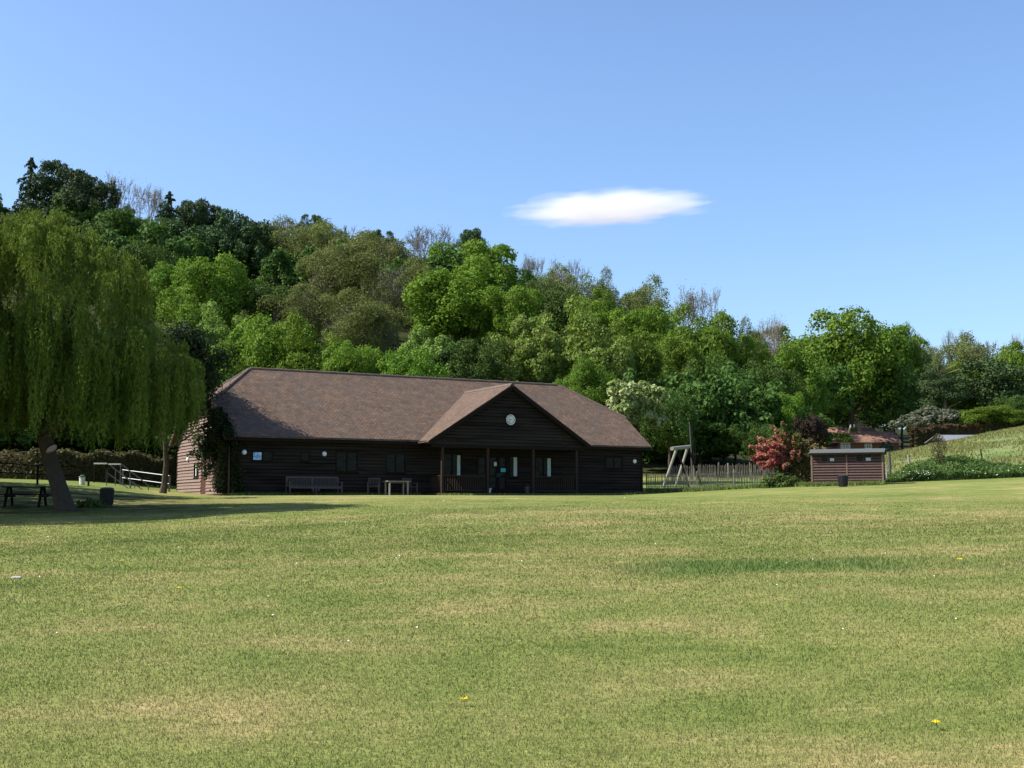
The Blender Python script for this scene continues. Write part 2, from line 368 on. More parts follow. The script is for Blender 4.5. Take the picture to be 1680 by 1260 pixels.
rr = np.concatenate([[.05], np.geomspace(.8, 14, 50), np.linspace(14.3, 110, 300), np.geomspace(112, 690, 90), [1200, 2500]])
GX = rr[None] * np.sin(az)[:, None]; GY = rr[None] * np.cos(az)[:, None]
GZ = terrain(GX, GY)
na, nr = GX.shape
ii = np.arange(na - 1)[:, None] * nr; jj = np.arange(nr - 1)[None]
Q = np.stack([ii + jj, ii + jj + 1, ii + nr + jj + 1, ii + nr + jj], -1).reshape(-1, 4)[:, ::-1]
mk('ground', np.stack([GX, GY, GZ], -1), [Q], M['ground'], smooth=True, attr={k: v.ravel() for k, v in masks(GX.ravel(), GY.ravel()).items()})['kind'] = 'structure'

# ---------------------------------------------------------------- lawn grass blades
rng = np.random.default_rng(11)
def blades(n, D0, D1, amax, hh, ww, lushonly=None, seed=1, name='lawn_grass'):
    rng = np.random.default_rng(seed)
    D = np.exp(rng.uniform(np.log(D0), np.log(D1), n)); a = rng.uniform(-amax, amax, n)
    X = D * np.sin(a); Y = D * np.cos(a); l = lushmask(X, Y)
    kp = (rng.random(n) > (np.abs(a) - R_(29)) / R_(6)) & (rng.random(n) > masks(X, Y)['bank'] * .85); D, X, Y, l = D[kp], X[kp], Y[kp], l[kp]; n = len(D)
    s = np.clip(D / 7.5, .8, 4)
    H = hh * (1 + .22 * (s - 1)) * rng.uniform(.5, 1.4, n) * (1 + 1.3 * l * rng.uniform(.2, 1.2, n)) * np.clip((64 - D) / 30, .15, 1); Wd = ww * s * rng.uniform(.7, 1.3, n)
    Z = terrain(X, Y) - .005
    th = rng.uniform(0, 6.283, n); lean = rng.uniform(.1, .9, n) * H; ph = rng.uniform(0, 6.283, n)
    B = np.stack([X, Y, Z], 1); u = np.stack([np.cos(th), np.sin(th), 0 * th], 1) * Wd[:, None] / 2
    Tp = B + np.stack([np.cos(ph) * lean, np.sin(ph) * lean, H], 1)
    V = np.stack([B - u, B + u, Tp], 1).reshape(-1, 3)
    tone = np.clip(rng.normal(0, .09, n) + .90 * dryness(X, Y) + .4 * (rng.random(n) < .04), 0, 1)
    o = mk(name, V, [np.arange(3 * n).reshape(-1, 3)], M['blade'], attr={'tone': np.repeat(tone, 3), 'lush': np.repeat(l, 3)})
    tag(o, kind='stuff'); return o
blades(860000, 5.2, 60, R_(35), .022, .0065, seed=3)['label'] = 'short mown grass of the wide lawn'

# ---------------------------------------------------------------- tree prototypes (10 m wide, 12 m tall)
def crown_broad(seed, leaf=.34, n=15000, nl=56, R=5., zc=7.3, rz=4.7, rough=1., sub=9, jitter=1., low=-.55, fill=.12):
    rng = np.random.default_rng(seed)
    d = rng.normal(0, 1, (nl * 3, 3)); d /= np.linalg.norm(d, axis=1)[:, None]; d = d[d[:, 2] > low][:nl]
    c = d * np.array([R, R, rz]) * rng.uniform(.50, .88, (len(d), 1)) * (1 + .13 * rough * rng.normal(0, 1, (len(d), 1)))
    c = c * (1 + .08 * np.sin(c[:, :1] * .9 + seed) * np.cos(c[:, 1:2] * .8 + 2 * seed)); lr = R * rng.uniform(.13, .33, len(d))
    # sub lobes
    k = rng.normal(0, 1, (len(d), sub, 3)) + .9 * d[:, None] + np.array([0, 0, .35]); k /= np.linalg.norm(k, axis=2)[..., None]
    sc_ = (c[:, None] + k * lr[:, None, None] * .85).reshape(-1, 3); sr = np.repeat(lr, sub) * rng.uniform(.3, .68, len(d) * sub)
    p = sr ** 2; p /= p.sum(); m = rng.choice(len(sc_), n, p=p)
    q = rng.normal(0, 1, (n, 3)) + .6 * k.reshape(-1, 3)[m] + np.array([0, 0, .25]); q /= np.linalg.norm(q, axis=1)[:, None]
    Pp = sc_[m] + q * sr[m][:, None] * (1 - .35 * rng.random((n, 1)) ** 2 + .5 * rng.random((n, 1)) ** 6) + rng.normal(0, .05, (n, 3))
    nf = int(n * fill); f = rng.normal(0, 1, (nf, 3)); f /= np.linalg.norm(f, axis=1)[:, None]
    Pf = f * np.array([R, R, rz]) * rng.uniform(.25, .68, (nf, 1))
    Pp = np.vstack([Pp, Pf]) + [0, 0, zc]; Nn = np.vstack([q, f])
    Pp[:, 2] = np.maximum(Pp[:, 2], 1.2 + .5 * rng.random(len(Pp)))
    s = leaf * rng.uniform(.6, 1.3, len(Pp))
    return leaves(rng, Pp, Nn, s * 1.2, s * .85, jitter=jitter)
def trunk_mb(seed, H=9, r=.32, nb=7, lean=(0, 0), spread=3.2):
    rng = np.random.default_rng(seed); mb = MB()
    z = np.linspace(-.6, H, 8); pts = np.stack([lean[0] * np.clip(z / H, 0, 1) ** 1.3 + .15 * np.sin(z), lean[1] * z / H + .12 * np.cos(z * .9), z], 1)
    mb.tube(pts, r * (1 - .75 * np.linspace(0, 1, 8)) * np.array([1.5, 1.05] + [1] * 6), 7)
    for i in range(nb):
        z0 = rng.uniform(.3, .85) * H; a = rng.uniform(0, 6.28); b = np.array([np.interp(z0, z, pts[:, 0]), np.interp(z0, z, pts[:, 1]), z0])
        L = spread * rng.uniform(.7, 1.1); e = b + np.array([np.cos(a) * L, np.sin(a) * L, L * rng.uniform(.5, 1.1)])
        mid = (b + e) / 2 + [0, 0, -.2 * L * rng.uniform(0, 1)]
        mb.tube([b, mid, e], [r * .38, r * .25, r * .08], 5)
    return mb
def twig_tree(seed, depth=6, H=12., thin=.028, leafn=0, leaf=.2, fanout=3, up=.25):
    rng = np.random.default_rng(seed); segs = []; tips = []
    def rec(p, d, L, r, k):
        q = p + d * L; mid = (p + q) / 2 + rng.normal(0, .05 * L, 3); segs.append((p, mid, q, r, r * .68))
        if k == 0: tips.append((q, d)); return
        for i in range(fanout if k > 1 else 3):
            nd = d + rng.normal(0, .48, 3) + np.array([0, 0, up]); nd /= np.linalg.norm(nd)
            rec(q if i else mid * .3 + q * .7, nd, L * rng.uniform(.62, .85), max(r * .62, thin), k - 1)
    rec(np.array([0, 0, -.5]), np.array([.03, .02, 1.]), 3.6, .26, depth)
    mb = MB()
    for p, m, q, r, r2 in segs: mb.tube([p, m, q], [r, (r + r2) / 2, r2], 3 if r < .08 else 6, cap=False)
    V = np.concatenate(mb.v); lo, hi = V.min(0), V.max(0)
    s = np.array([10 / max(hi[0] - lo[0], hi[1] - lo[1])] * 2 + [H / hi[2]]); mb.v = [v * s for v in mb.v]
    lf = None
    if leafn:
        tp = np.array([t[0] for t in tips]) * s; i = rng.integers(0, len(tp), leafn); Pn = tp[i] + rng.normal(0, .28, (leafn, 3))
        lf = leaves(rng, Pn, rng.normal(0, 1, (leafn, 3)) + [0, 0, .6], leaf * rng.uniform(.6, 1.3, leafn), leaf * .7)
    return mb, lf
def crown_conifer(seed, n=13000, H=12., R=5., ragged=.25):
    rng = np.random.default_rng(seed); nb = 170; zz = rng.random(nb) ** .85; a = rng.uniform(0, 6.28, nb)
    L = R * (1 - zz) ** .62 * rng.uniform(1 - ragged * 1.5, 1.1, nb) + .45; z0 = 1.2 + zz * (H - 1.6)
    w = L / L.sum(); m = rng.choice(nb, n, p=w); t = rng.random(n) ** .6
    dr = np.stack([np.cos(a), np.sin(a), 0 * a], 1)
    Pp = dr[m] * (L[m] * t)[:, None]; side = np.stack([-np.sin(a), np.cos(a), 0 * a], 1)[m]
    Pp = Pp + side * (rng.normal(0, .16, n) * L[m] * (1.1 - t))[:, None]
    Pp[:, 2] = z0[m] + L[m] * (.12 * t - .28 * t ** 2) - np.abs(rng.normal(0, .12, n)) * L[m] * .5 + .1
    top = int(n * .04); Pt = np.stack([rng.normal(0, .12, top), rng.normal(0, .12, top), H - rng.random(top) * 1.6], 1)
    Pp[:top] = Pt
    N_ = np.stack([rng.normal(0, .5, n), rng.normal(0, .5, n), np.ones(n)], 1)
    return leaves(rng, Pp, N_, .42, .16, along=dr[m] + rng.normal(0, .35, (n, 3)))
protos = {}
def proto(kind, crown, mat_, trunk, tmat, extra=None):
    root = bpy.data.objects.new('tree', None)
    c = mk('crown', crown[0], [crown[1]], mat_, root) if crown is not None else None
    t = trunk.build('trunk' if extra is None else 'trunk', tmat, root)
    protos.setdefault(kind, []).append((root, c, t))
for i, s in enumerate((1, 2, 3)):
    proto('bright', crown_broad(s, n=24000, leaf=.235, rough=1.5, sub=11), M['bright'], trunk_mb(s), M['bark'])
    proto('broad', crown_broad(s + 10, n=23000, leaf=.235, nl=66, rough=1.3, sub=11), M['broad'], trunk_mb(s + 10), M['bark'])
for s in (21, 22):
    proto('dark', crown_broad(s, n=20000, leaf=.24, nl=72, rough=2.), M['dark'], trunk_mb(s), M['bark'])
    proto('bluff', crown_broad(s + 5, n=16000, leaf=.3, nl=40, R=5, rz=4.5, rough=2.5, sub=12), M['conifer'], trunk_mb(s), M['bark'])
    proto('conifer', crown_conifer(s, ragged=.35), M['conifer'], trunk_mb(s, H=11.6, nb=0), M['bark'])
    proto('pale', crown_broad(s + 30, n=14000, leaf=.34, nl=50, rough=1.7, sub=10), M['pale'], trunk_mb(s), M['bark'])
    mb, lf = twig_tree(s, 6, leafn=20000, leaf=.21); proto('olive', crown_broad(s + 70, n=21000, leaf=.17, nl=60, rough=1.8, sub=10, fill=.2, rz=4.9), M['olive'], mb, M['greybark'])
    mb, lf = twig_tree(s + 3, 6, leafn=1500, leaf=.14); proto('bare', lf, M['bud'], mb, M['greybark'])
proto('white', crown_broad(41, n=9000, leaf=.62, nl=36, rough=1.), M['white'], trunk_mb(4), M['bark'])
proto('purple', crown_broad(42, n=9000, leaf=.4, nl=30), M['purple'], trunk_mb(5), M['bark'])
proto('silver', crown_broad(43, n=9000, leaf=.5, nl=40, zc=7.8, rz=3.6, rough=1.8), M['silver'], trunk_mb(6), M['greybark'])
NAMES = dict(bright='broadleaf_tree', broad='broadleaf_tree', dark='broadleaf_tree', bluff='evergreen_tree', conifer='conifer_tree', pale='broadleaf_tree',
             olive='budding_tree', bare='bare_tree', white='whitebeam_tree', purple='copper_tree', silver='silver_leaved_tree')
CAT = dict(conifer='conifer', bluff='evergreen')
def tree(px, top, wpx, Y, kind, label, var=0, rz=None, minh=0):
    random.seed(px * 7 + top)
    X = P(px, Y); z = float(terrain(X, Y)); h = max(hz(top, Y) - z, minh); w = wpx / 2030 * Y
    root, c, t = protos[kind][var % len(protos[kind])]
    r = empty(NAMES[kind], (X, Y, z), random.uniform(0, 6.28) if rz is None else rz, label=label, cat=CAT.get(kind, 'tree'), group='trees on the wooded hillside')
    cz = min(h / 12, (.95 if kind == 'white' else 1.2 if kind not in ('conifer', 'bare', 'olive') else 3.) * w / 10)
    for ch, scl, off in ((c, cz, h - 12 * cz), (t, h / 12 if kind not in ('bare', 'olive') else cz, 0 if kind not in ('bare', 'olive') else h - 12 * cz)):
        if ch is not None:
            k = ch.copy(); C.objects.link(k); k.parent = r; k.scale = (w / 10, w / 10, scl); k.location = (0, 0, off)
    return r
TREES = [
 (-45, 268, 100, 230, 'conifer', 'dark conifer cut by the left edge of the photo on the skyline'),
 (30, 246, 96, 225, 'conifer', 'tallest pointed dark conifer on the skyline at far left'),
 (78, 266, 84, 228, 'bluff', 'ragged dark evergreen just right of the tallest conifer'),
 (122, 274, 92, 205, 'bluff', 'blunt dark evergreen on the skyline above the willow'),
 (172, 272, 90, 222, 'bare', 'leafless grey tree between the dark evergreens at upper left'),
 (226, 292, 84, 216, 'bare', 'thin brownish budding tree right of the leafless skyline tree at left'),
 (264, 304, 86, 200, 'conifer', 'dark pointed conifer beside the thin brownish budding tree'),
 (304, 320, 72, 212, 'bluff', 'ragged blackish evergreen half way down the left skyline'),
 (334, 338, 60, 214, 'bluff', 'small blackish evergreen tip left of the rounded evergreen'),
 (376, 342, 108, 184, 'bluff', 'rounded dark green evergreen at the end of the conifer group'),
 (285, 366, 130, 180, 'bluff', 'wide dark evergreen mass below the left skyline conifers'),
 (45, 330, 150, 190, 'bluff', 'dark evergreen just behind the willow top at far left'),
 (185, 345, 120, 178, 'dark', 'dark green tree between the willow and the evergreen mass'),
 (455, 352, 130, 190, 'olive', 'olive budding tree directly right of the rounded dark evergreen'),
 (505, 352, 46, 235, 'bluff', 'small conifer tip poking above the olive budding trees'),
 (545, 360, 150, 182, 'olive', 'broad olive grey tree in the middle of the budding group'),
 (618, 377, 52, 236, 'bluff', 'dark flat conifer tip right of the budding group'),
 (628, 384, 150, 176, 'olive', 'olive tree with many grey branches at the right of the budding group'),
 (560, 400, 170, 150, 'olive', 'large grey brown budding tree in front on the slope above the clubhouse roof'),
 (650, 430, 130, 145, 'olive', 'thin leaved brownish tree left of the big bright green dome'),
 (698, 358, 96, 216, 'bare', 'open nearly leafless tree on the skyline above the bright green dome'),
 (771, 369, 46, 234, 'bluff', 'lone dark pine top on the skyline above the bright green dome'),
 (775, 398, 160, 172, 'bright', 'upper bright green dome below the lone pine top'),
 (880, 408, 70, 214, 'bare', 'left leafless purple grey tree on the skyline under the cloud'),
 (930, 416, 80, 216, 'bare', 'right leafless purple grey tree on the skyline under the cloud'),
 (915, 438, 120, 190, 'olive', 'olive rounded tree right below the leafless pair under the cloud'),
 (985, 462, 66, 196, 'olive', 'thin olive tree on the sloping skyline right of the leafless pair'),
 (978, 480, 90, 175, 'broad', 'green tree below the thin olive tree on the middle skyline'),
 (1055, 474, 110, 195, 'olive', 'flat topped olive tree left of the round grey tree'),
 (1152, 458, 104, 186, 'bare', 'large round grey tree nearly leafless standing out on the right skyline'),
 (1268, 512, 90, 205, 'bare', 'sparse leafless tree on the skyline left of the big green tree'),
 (1232, 535, 60, 190, 'olive', 'small brownish green tree left of the sparse leafless tree'),
 (1400, 518, 190, 196, 'broad', 'biggest dome shaped green tree above the cottage'),
 (1305, 545, 130, 218, 'broad', 'green tree at the left shoulder of the biggest dome'),
 (1484, 538, 80, 200, 'broad', 'green tree at the right shoulder of the biggest dome'),
 (1530, 560, 76, 232, 'olive', 'light green tree in the dip of the right skyline'),
 (1574, 534, 46, 252, 'bare', 'slim wispy grey tree sticking up on the far right skyline'),
 (1615, 554, 130, 235, 'olive', 'wide hazy green tree on the far right skyline'),
 (1676, 542, 50, 245, 'bare', 'wispy tree cut by the right edge on the skyline'),
 (1680, 568, 110, 222, 'broad', 'green tree cut by the right edge of the photo'),
 (1640, 600, 130, 200, 'bluff', 'dark evergreen on the slope behind the russet hedge'),
 (1585, 600, 100, 205, 'broad', 'mid green tree right of the bare trunked pine'),
 (1510, 600, 80, 205, 'dark', 'dark tree directly left of the bare trunked pine'),
 (1640, 668, 110, 172, 'broad', 'low green bush tree above the right end of the russet hedge'),
 (1678, 650, 60, 178, 'dark', 'dark small tree at the right edge above the russet hedge'),
 # middle layer
 (215, 398, 130, 150, 'dark', 'dark green tree behind the right side of the willow crown'),
 (255, 440, 110, 140, 'broad', 'green tree squeezed between willow and the round bright tree'),
 (345, 424, 140, 132, 'bright', 'round bright green tree above the left end of the clubhouse roof'),
 (430, 470, 120, 135, 'dark', 'dark tree right of the round bright tree on the left slope'),
 (500, 480, 140, 130, 'olive', 'shaded grey brown tree low on the slope behind the clubhouse ridge'),
 (600, 500, 150, 126, 'olive', 'shaded twiggy tree low on the slope right of centre ridge'),
 (755, 436, 190, 140, 'bright', 'lower wide bright green tree above the clubhouse gable'),
 (840, 470, 110, 135, 'bright', 'bright green shoulder tree above the clock gable right side'),
 (905, 472, 120, 145, 'dark', 'dark round tree left of the pale green clumps'),
 (975, 505, 110, 140, 'bright', 'bright tree between the dark round tree and the middle skyline'),
 (1055, 505, 130, 140, 'bright', 'yellow green tree below the flat topped olive tree'),
 (1150, 515, 140, 132, 'broad', 'green tree directly below the round grey tree'),
 (1215, 560, 110, 135, 'broad', 'deep green tree below the sparse leafless tree'),
 (1300, 580, 120, 140, 'broad', 'mid slope green tree above the red hawthorn'),
 (1405, 570, 120, 227, 'bright', 'lighter yellowish green tree just above the cottage'),
 (1350, 620, 90, 232, 'dark', 'dark tree left behind the cottage'),
 (1470, 610, 90, 195, 'dark', 'dark tall tree directly right behind the cottage'),
 # front layer
 (-150, 500, 400, 53, 'dark', 'shady dark tree at the left edge behind the large willow'),
 (305, 498, 130, 104, 'bright', 'bright green tree between the willow and the left roof end'),
 (345, 520, 90, 96, 'pale', 'pale green leafy tree just above the left hip of the roof'),
 (430, 532, 150, 94, 'bright', 'first bright rounded tree directly behind the left roof ridge'),
 (510, 548, 140, 92, 'bright', 'second bright rounded tree behind the roof ridge'),
 (575, 566, 110, 90, 'bright', 'third smaller bright tree behind the roof ridge'),
 (665, 582, 120, 88, 'bright', 'low bright tree behind the ridge left of the gable'),
 (705, 545, 90, 100, 'pale', 'greyish green tree behind the ridge left of the gable'),
 (770, 556, 120, 100, 'dark', 'dark leafy tree right behind the gable peak'),
 (870, 530, 110, 102, 'pale', 'pale clumpy tree right of the gable peak'),
 (945, 520, 130, 106, 'pale', 'larger pale clumpy tree behind the right roof end'),
 (960, 600, 100, 84, 'broad', 'low green tree against the right hip of the roof'),
 (1025, 540, 120, 112, 'broad', 'green tree behind the whitish leaved tree'),
 (1046, 626, 96, 83, 'white', 'round tree with whitish large leaves beside the right roof end'),
 (1120, 565, 130, 118, 'broad', 'dark green tall tree behind the wooden swing frame'),
 (1100, 650, 90, 92, 'dark', 'dark low tree between the whitish tree and the tall pole'),
 (1150, 660, 90, 98, 'dark', 'dark low tree behind the tall pole'),
 (1190, 600, 110, 116, 'dark', 'dark tree above the small bright tree'),
 (1207, 652, 84, 104, 'bright', 'small bright round tree left of the red hawthorn'),
 (1258, 600, 100, 125, 'dark', 'dark tree above the yellowish bush tree'),
 (1284, 645, 66, 104, 'bright', 'small yellowish green tree above the red hawthorn'),
 (1255, 700, 80, 92, 'dark', 'dark undergrowth tree left behind the red hawthorn'),
 (1334, 680, 50, 100, 'purple', 'copper purple tree between hawthorn and cottage'),
 (1366, 655, 70, 226, 'dark', 'dark tree touching the left end of the cottage'),
 (1438, 640, 120, 216, 'dark', 'dark tree mass directly behind the cottage chimneys'),
 (1530, 670, 105, 176, 'silver', 'wide silver grey tree between cottage and russet hedge'),
]
for i, t in enumerate(TREES): tree(*t, var=i)
for L3 in protos.values():
    for root, c, t in L3:
        for ob in (c, t):
            if ob is not None: bpy.data.objects.remove(ob)
        bpy.data.objects.remove(root)
# far-off wood: reads as one mass between and behind the single trees
rng = np.random.default_rng(5)
Vs, Qs, n0 = [], [], 0
small = [crown_broad(60 + k, n=5200, leaf=.5, nl=30, rough=1.5) for k in range(4)]
spots = []
for k in range(260):
    px = rng.uniform(-350, 2050); Y = rng.uniform(150, 320) if px < 1330 else rng.uniform(222, 330)
    sk = np.interp(px, [-350, 0, 100, 200, 300, 400, 500, 620, 700, 800, 850, 1000, 1200, 1350, 1480, 1560, 1700, 2050], [300, 300, 320, 350, 385, 395, 395, 410, 430, 430, 475, 510, 565, 590, 590, 600, 600, 600])
    spots.append((px, Y, sk, 9, 14))
for k in range(46): spots.append((rng.uniform(-350, 330), rng.uniform(76, 100), 560 + 60 * rng.random(), 4, 9))       # undergrowth behind the hedge
for k in range(30): spots.append((rng.uniform(1050, 1345), rng.uniform(96, 112), 610 + 60 * rng.random(), 5, 9))
for k in range(34): spots.append((rng.uniform(340, 1060), rng.uniform(104, 135), 590 + 40 * rng.random(), 4, 9))
for k in range(18): spots.append((rng.uniform(1350, 1490), rng.uniform(206, 222), 640 + 40 * rng.random(), 6, 10))
for k, (px, Y, sk, h0, h1) in enumerate(spots):
    X = P(px, Y); z = float(terrain(X, Y)); hmax = hz(sk, Y) - z
    if hmax < 2.5 or (1180 < px < 1500 and 160 < Y < 226): continue
    h = min(rng.uniform(h0, h1), hmax); w = rng.uniform(7, 12) * (.7 if Y < 140 else 1)
    V, q = small[k % 4]; a = rng.uniform(0, 6.28); ca, sa = math.cos(a), math.sin(a)
    V = V * [1, 1, 1.12] - [0, 0, 1.4] if Y < 140 else V; Vr = np.stack([(V[:, 0] * ca - V[:, 1] * sa) * w / 10 + X, (V[:, 0] * sa + V[:, 1] * ca) * w / 10 + Y, V[:, 2] * h / 12 + z], 1)
    Vs.append(Vr); Qs.append(q + n0); n0 += len(V)
tag(mk('woodland', np.concatenate(Vs), [np.concatenate(Qs)], M['dark']), 'continuous dark green wood filling the hillside between the single trees', None, None, 'stuff')

# ---------------------------------------------------------------- weeping willow
def willow(seed, px, Y0, label, scar=True, rz=0, size=1.):
    rng = np.random.default_rng(seed); X0 = P(px, Y0); z0 = float(terrain(X0, Y0))
    r = empty('weeping_willow', (X0, Y0, z0), rz, label=label, cat='tree', group='weeping willows'); r.scale = (size, size, size if size == 1 else size * .67)
    mb = MB()
    tp = np.array([[.15, 0, -.5], [.05, 0, .15], [-.2, 0, .9], [-.5, .02, 1.7], [-.75, .1, 2.5], [-.7, .2, 3.6], [-.4, .3, 5.2], [-.2, .3, 7.5]])
    mb.tube(tp, [.50, .34, .28, .26, .28, .23, .17, .09], 12)
    for e, s in (((2.6, 1, 6.8), 4), ((-3., -.5, 6.0), 4), ((1.6, -2., 6.4), 5), ((-1.6, 2.4, 7.4), 5), ((3.8, .5, 5.2), 4), ((-1.5, -2.6, 5.), 4), ((.8, .6, 9.2), 6)):
        b = tp[s]; m = (b + np.array(e)) / 2 + [0, 0, .6]; mb.tube([b, m, e], [.2, .13, .04], 6)
    t = mb.build('trunk', M['bark'], r, True)
    sb = MB()
    if scar: sb.lathe([(0, .16), (.05, .17), (.10, .155), (.12, .13), (.13, 0)], 14, M=Matrix.Translation((-.40, -.22, 2.12)) @ Matrix.Rotation(R_(50), 4, 'Y') @ Matrix.Rotation(R_(58), 4, 'X') @ Matrix.Diagonal((.75, 1.6, 1, 1)))
    if scar: sb.build('pruning_scar', M['scar'], t)
    domes = [((-.5, .3, 6.6), (3.4, 3.0, 2.6), 420, 3.6), ((-.3, .2, 4.9), (3.6, 2.9, 1.5), 420, 2.6)]
    for k in range(74):
        e = math.asin(rng.uniform(-.25, .98)); a = rng.uniform(0, 6.28); top = .62 + .38 * math.cos(e)
        c = np.array([-.7 + 4.0 * math.cos(e) * math.cos(a), .3 + 3.3 * math.cos(e) * math.sin(a), 6.0 + 3.9 * math.sin(e)])
        c[0] += .45 * (c[2] < 6) - .45 * max(0., c[2] - 7.4); c[2] -= .32 * max(0., c[0] - .6); q = rng.uniform(.75, 1.45)
        domes.append((tuple(c), (q, q, q * .75), int(62 * q), rng.uniform(1.3, 2.2) + rng.uniform(.6, 2.4) * (c[2] < 6.4)))
    for c in ((-.3, -2.7, 5.6), (1.2, -2.7, 5.0), (2.7, -2.0, 4.9), (-1.5, -2.9, 5.6), (.4, -2.4, 4.3), (2., -2.2, 3.9), (-.9, -2.6, 4.4), (3.6, -.6, 4.2)): domes.append((c, (1.3, 1.0, 1.0), 120, 2.3))
    for c in ((-3.4, -2.2, 5.2), (-2.3, -2.9, 4.6), (-4.6, -1.2, 5.0)): domes.append((c, (1.5, 1.4, 1.2), 150, 2.2))
    PP, AA = [], []
    for c, rad, n, L in domes:
        nc = max(5, n // 14); cl = rng.uniform(.35, 1.25, nc)
        g = rng.normal(0, 1, (nc, 3)); g[:, 2] = np.abs(g[:, 2]) * 1.1; g /= np.linalg.norm(g, axis=1)[:, None]
        for k in range(n):
            ci = rng.integers(nc); d = g[ci] + rng.normal(0, .11, 3); d[2] = max(d[2], .02); d /= np.linalg.norm(d)
            s = np.array(c) + d * rad * rng.uniform(.88, 1.04)
            ln = L * cl[ci] * rng.uniform(.5, 1.1) * (.55 + .6 * (1 - d[2])); out = d[:2] * rng.uniform(.1, .42)
            ln = min(ln, s[2] - rng.uniform(1.9, 2.9))
            if ln < .4: continue
            m = int(ln / .046); u = np.linspace(0, 1, m) * ln
            sway = .06 * np.sin(u * 2.2 + rng.uniform(0, 6)); o = 1 - np.exp(-u * 1.6)
            pts = np.stack([s[0] + out[0] * o + sway, s[1] + out[1] * o + sway * .5, s[2] + .16 * np.sin(np.minimum(u * 3, 3.14)) - u], 1)
            PP.append(pts + rng.normal(0, .035, pts.shape)); AA.append(np.tile([out[0] * .6, out[1] * .6, -1.], (m, 1)))
    Pp = np.concatenate(PP); Aa = np.concatenate(AA) + rng.normal(0, .32, Pp.shape); n = len(Pp)
    V, Q = leaves(rng, Pp, rng.normal(0, 1, (n, 3)) + [-.2, -.3, .3], rng.uniform(.13, .22, n), rng.uniform(.028, .045, n), along=Aa)
    mk('crown', V, [Q], M['willow'], r)
willow(77, 104, 43., 'large weeping willow with a leaning trunk at the left of the lawn')
willow(78, -362, 42.5, 'second weeping willow whose hanging branches show only at the left edge', False, 2.4, 1.6)
# slim tree beside the gable end of the clubhouse
def slim_tree():
    Y0 = 61.5; X0 = P(266, Y0); z0 = float(terrain(X0, Y0)); rng = np.random.default_rng(8)
    r = empty('slim_tree', (X0, Y0, z0), label='slim dark tree with drooping leaves by the gable end of the clubhouse', cat='tree')
    trunk_mb(9, H=6.6, r=.17, nb=9, spread=2.0).build('trunk', M['bark'], r)
    d = rng.normal(0, 1, (46, 3)); d /= np.linalg.norm(d, axis=1)[:, None]
    c = d * [2.3, 2.3, 3.0] * rng.uniform(.45, 1, (46, 1)) + [.6, 0, 6.0]
    m = rng.integers(0, 46, 24000); q = rng.normal(0, 1, (24000, 3)); Pp = c[m] + q * [.36, .36, .42]; Pp[:, 2] -= .3 * rng.random(24000)
    V, Q = leaves(rng, Pp, q + [0, 0, .4], .17, .10); mk('crown', V, [Q], M['ivy'], r)
slim_tree()
# pine with a bare trunk
def pine():
    Y0 = 178.; X0 = P(1553, Y0); z0 = float(terrain(X0, Y0)); H = hz(596, Y0) - z0; rng = np.random.default_rng(9)
    r = empty('pine_tree', (X0, Y0, z0), label='tall pine with a bare pale trunk standing right of the cottage', cat='tree', group='trees on the wooded hillside')
    mb = MB(); z = np.linspace(-.5, H, 9); mb.tube(np.stack([1.2 - 1.8 * z / H + .15 * np.sin(z), 0 * z, z], 1), np.linspace(.34, .1, 9), 7)
    for k in range(12):
        zz = rng.uniform(.45, .97) * H; a = rng.uniform(0, 6.28); L = rng.uniform(1.2, 2.8); b = np.array([1.2 - 1.8 * zz / H, 0, zz])
        mb.tube([b, b + [math.cos(a) * L, math.sin(a) * L, .35 * L]], [.09, .03], 4)
    mb.tube([[1.3, .1, 0], [1.9, .2, 2.4], [1.7, .1, 4.5]], [.14, .1, .04], 5)
    mb.build('trunk', M['pinebark'], r)
    c = np.stack([rng.normal(-.5, 1.4, 26), rng.normal(0, 1.4, 26), H * rng.uniform(.5, 1., 26)], 1); c[:6] = [[-2.6, -1, H * .52], [-2, 0, H * .7], [1.6, 0, H * .62], [-.6, 0, H * .97], [2.4, -1, H * .4], [.3, -1, H * .8]]
    m = rng.integers(0, 26, 7000); q = rng.normal(0, 1, (7000, 3)); Pp = c[m] + q * [.75, .75, .3]
    V, Q = leaves(rng, Pp, q + [0, 0, 1], .34, .12); mk('crown', V, [Q], M['conifer'], r)
pine()
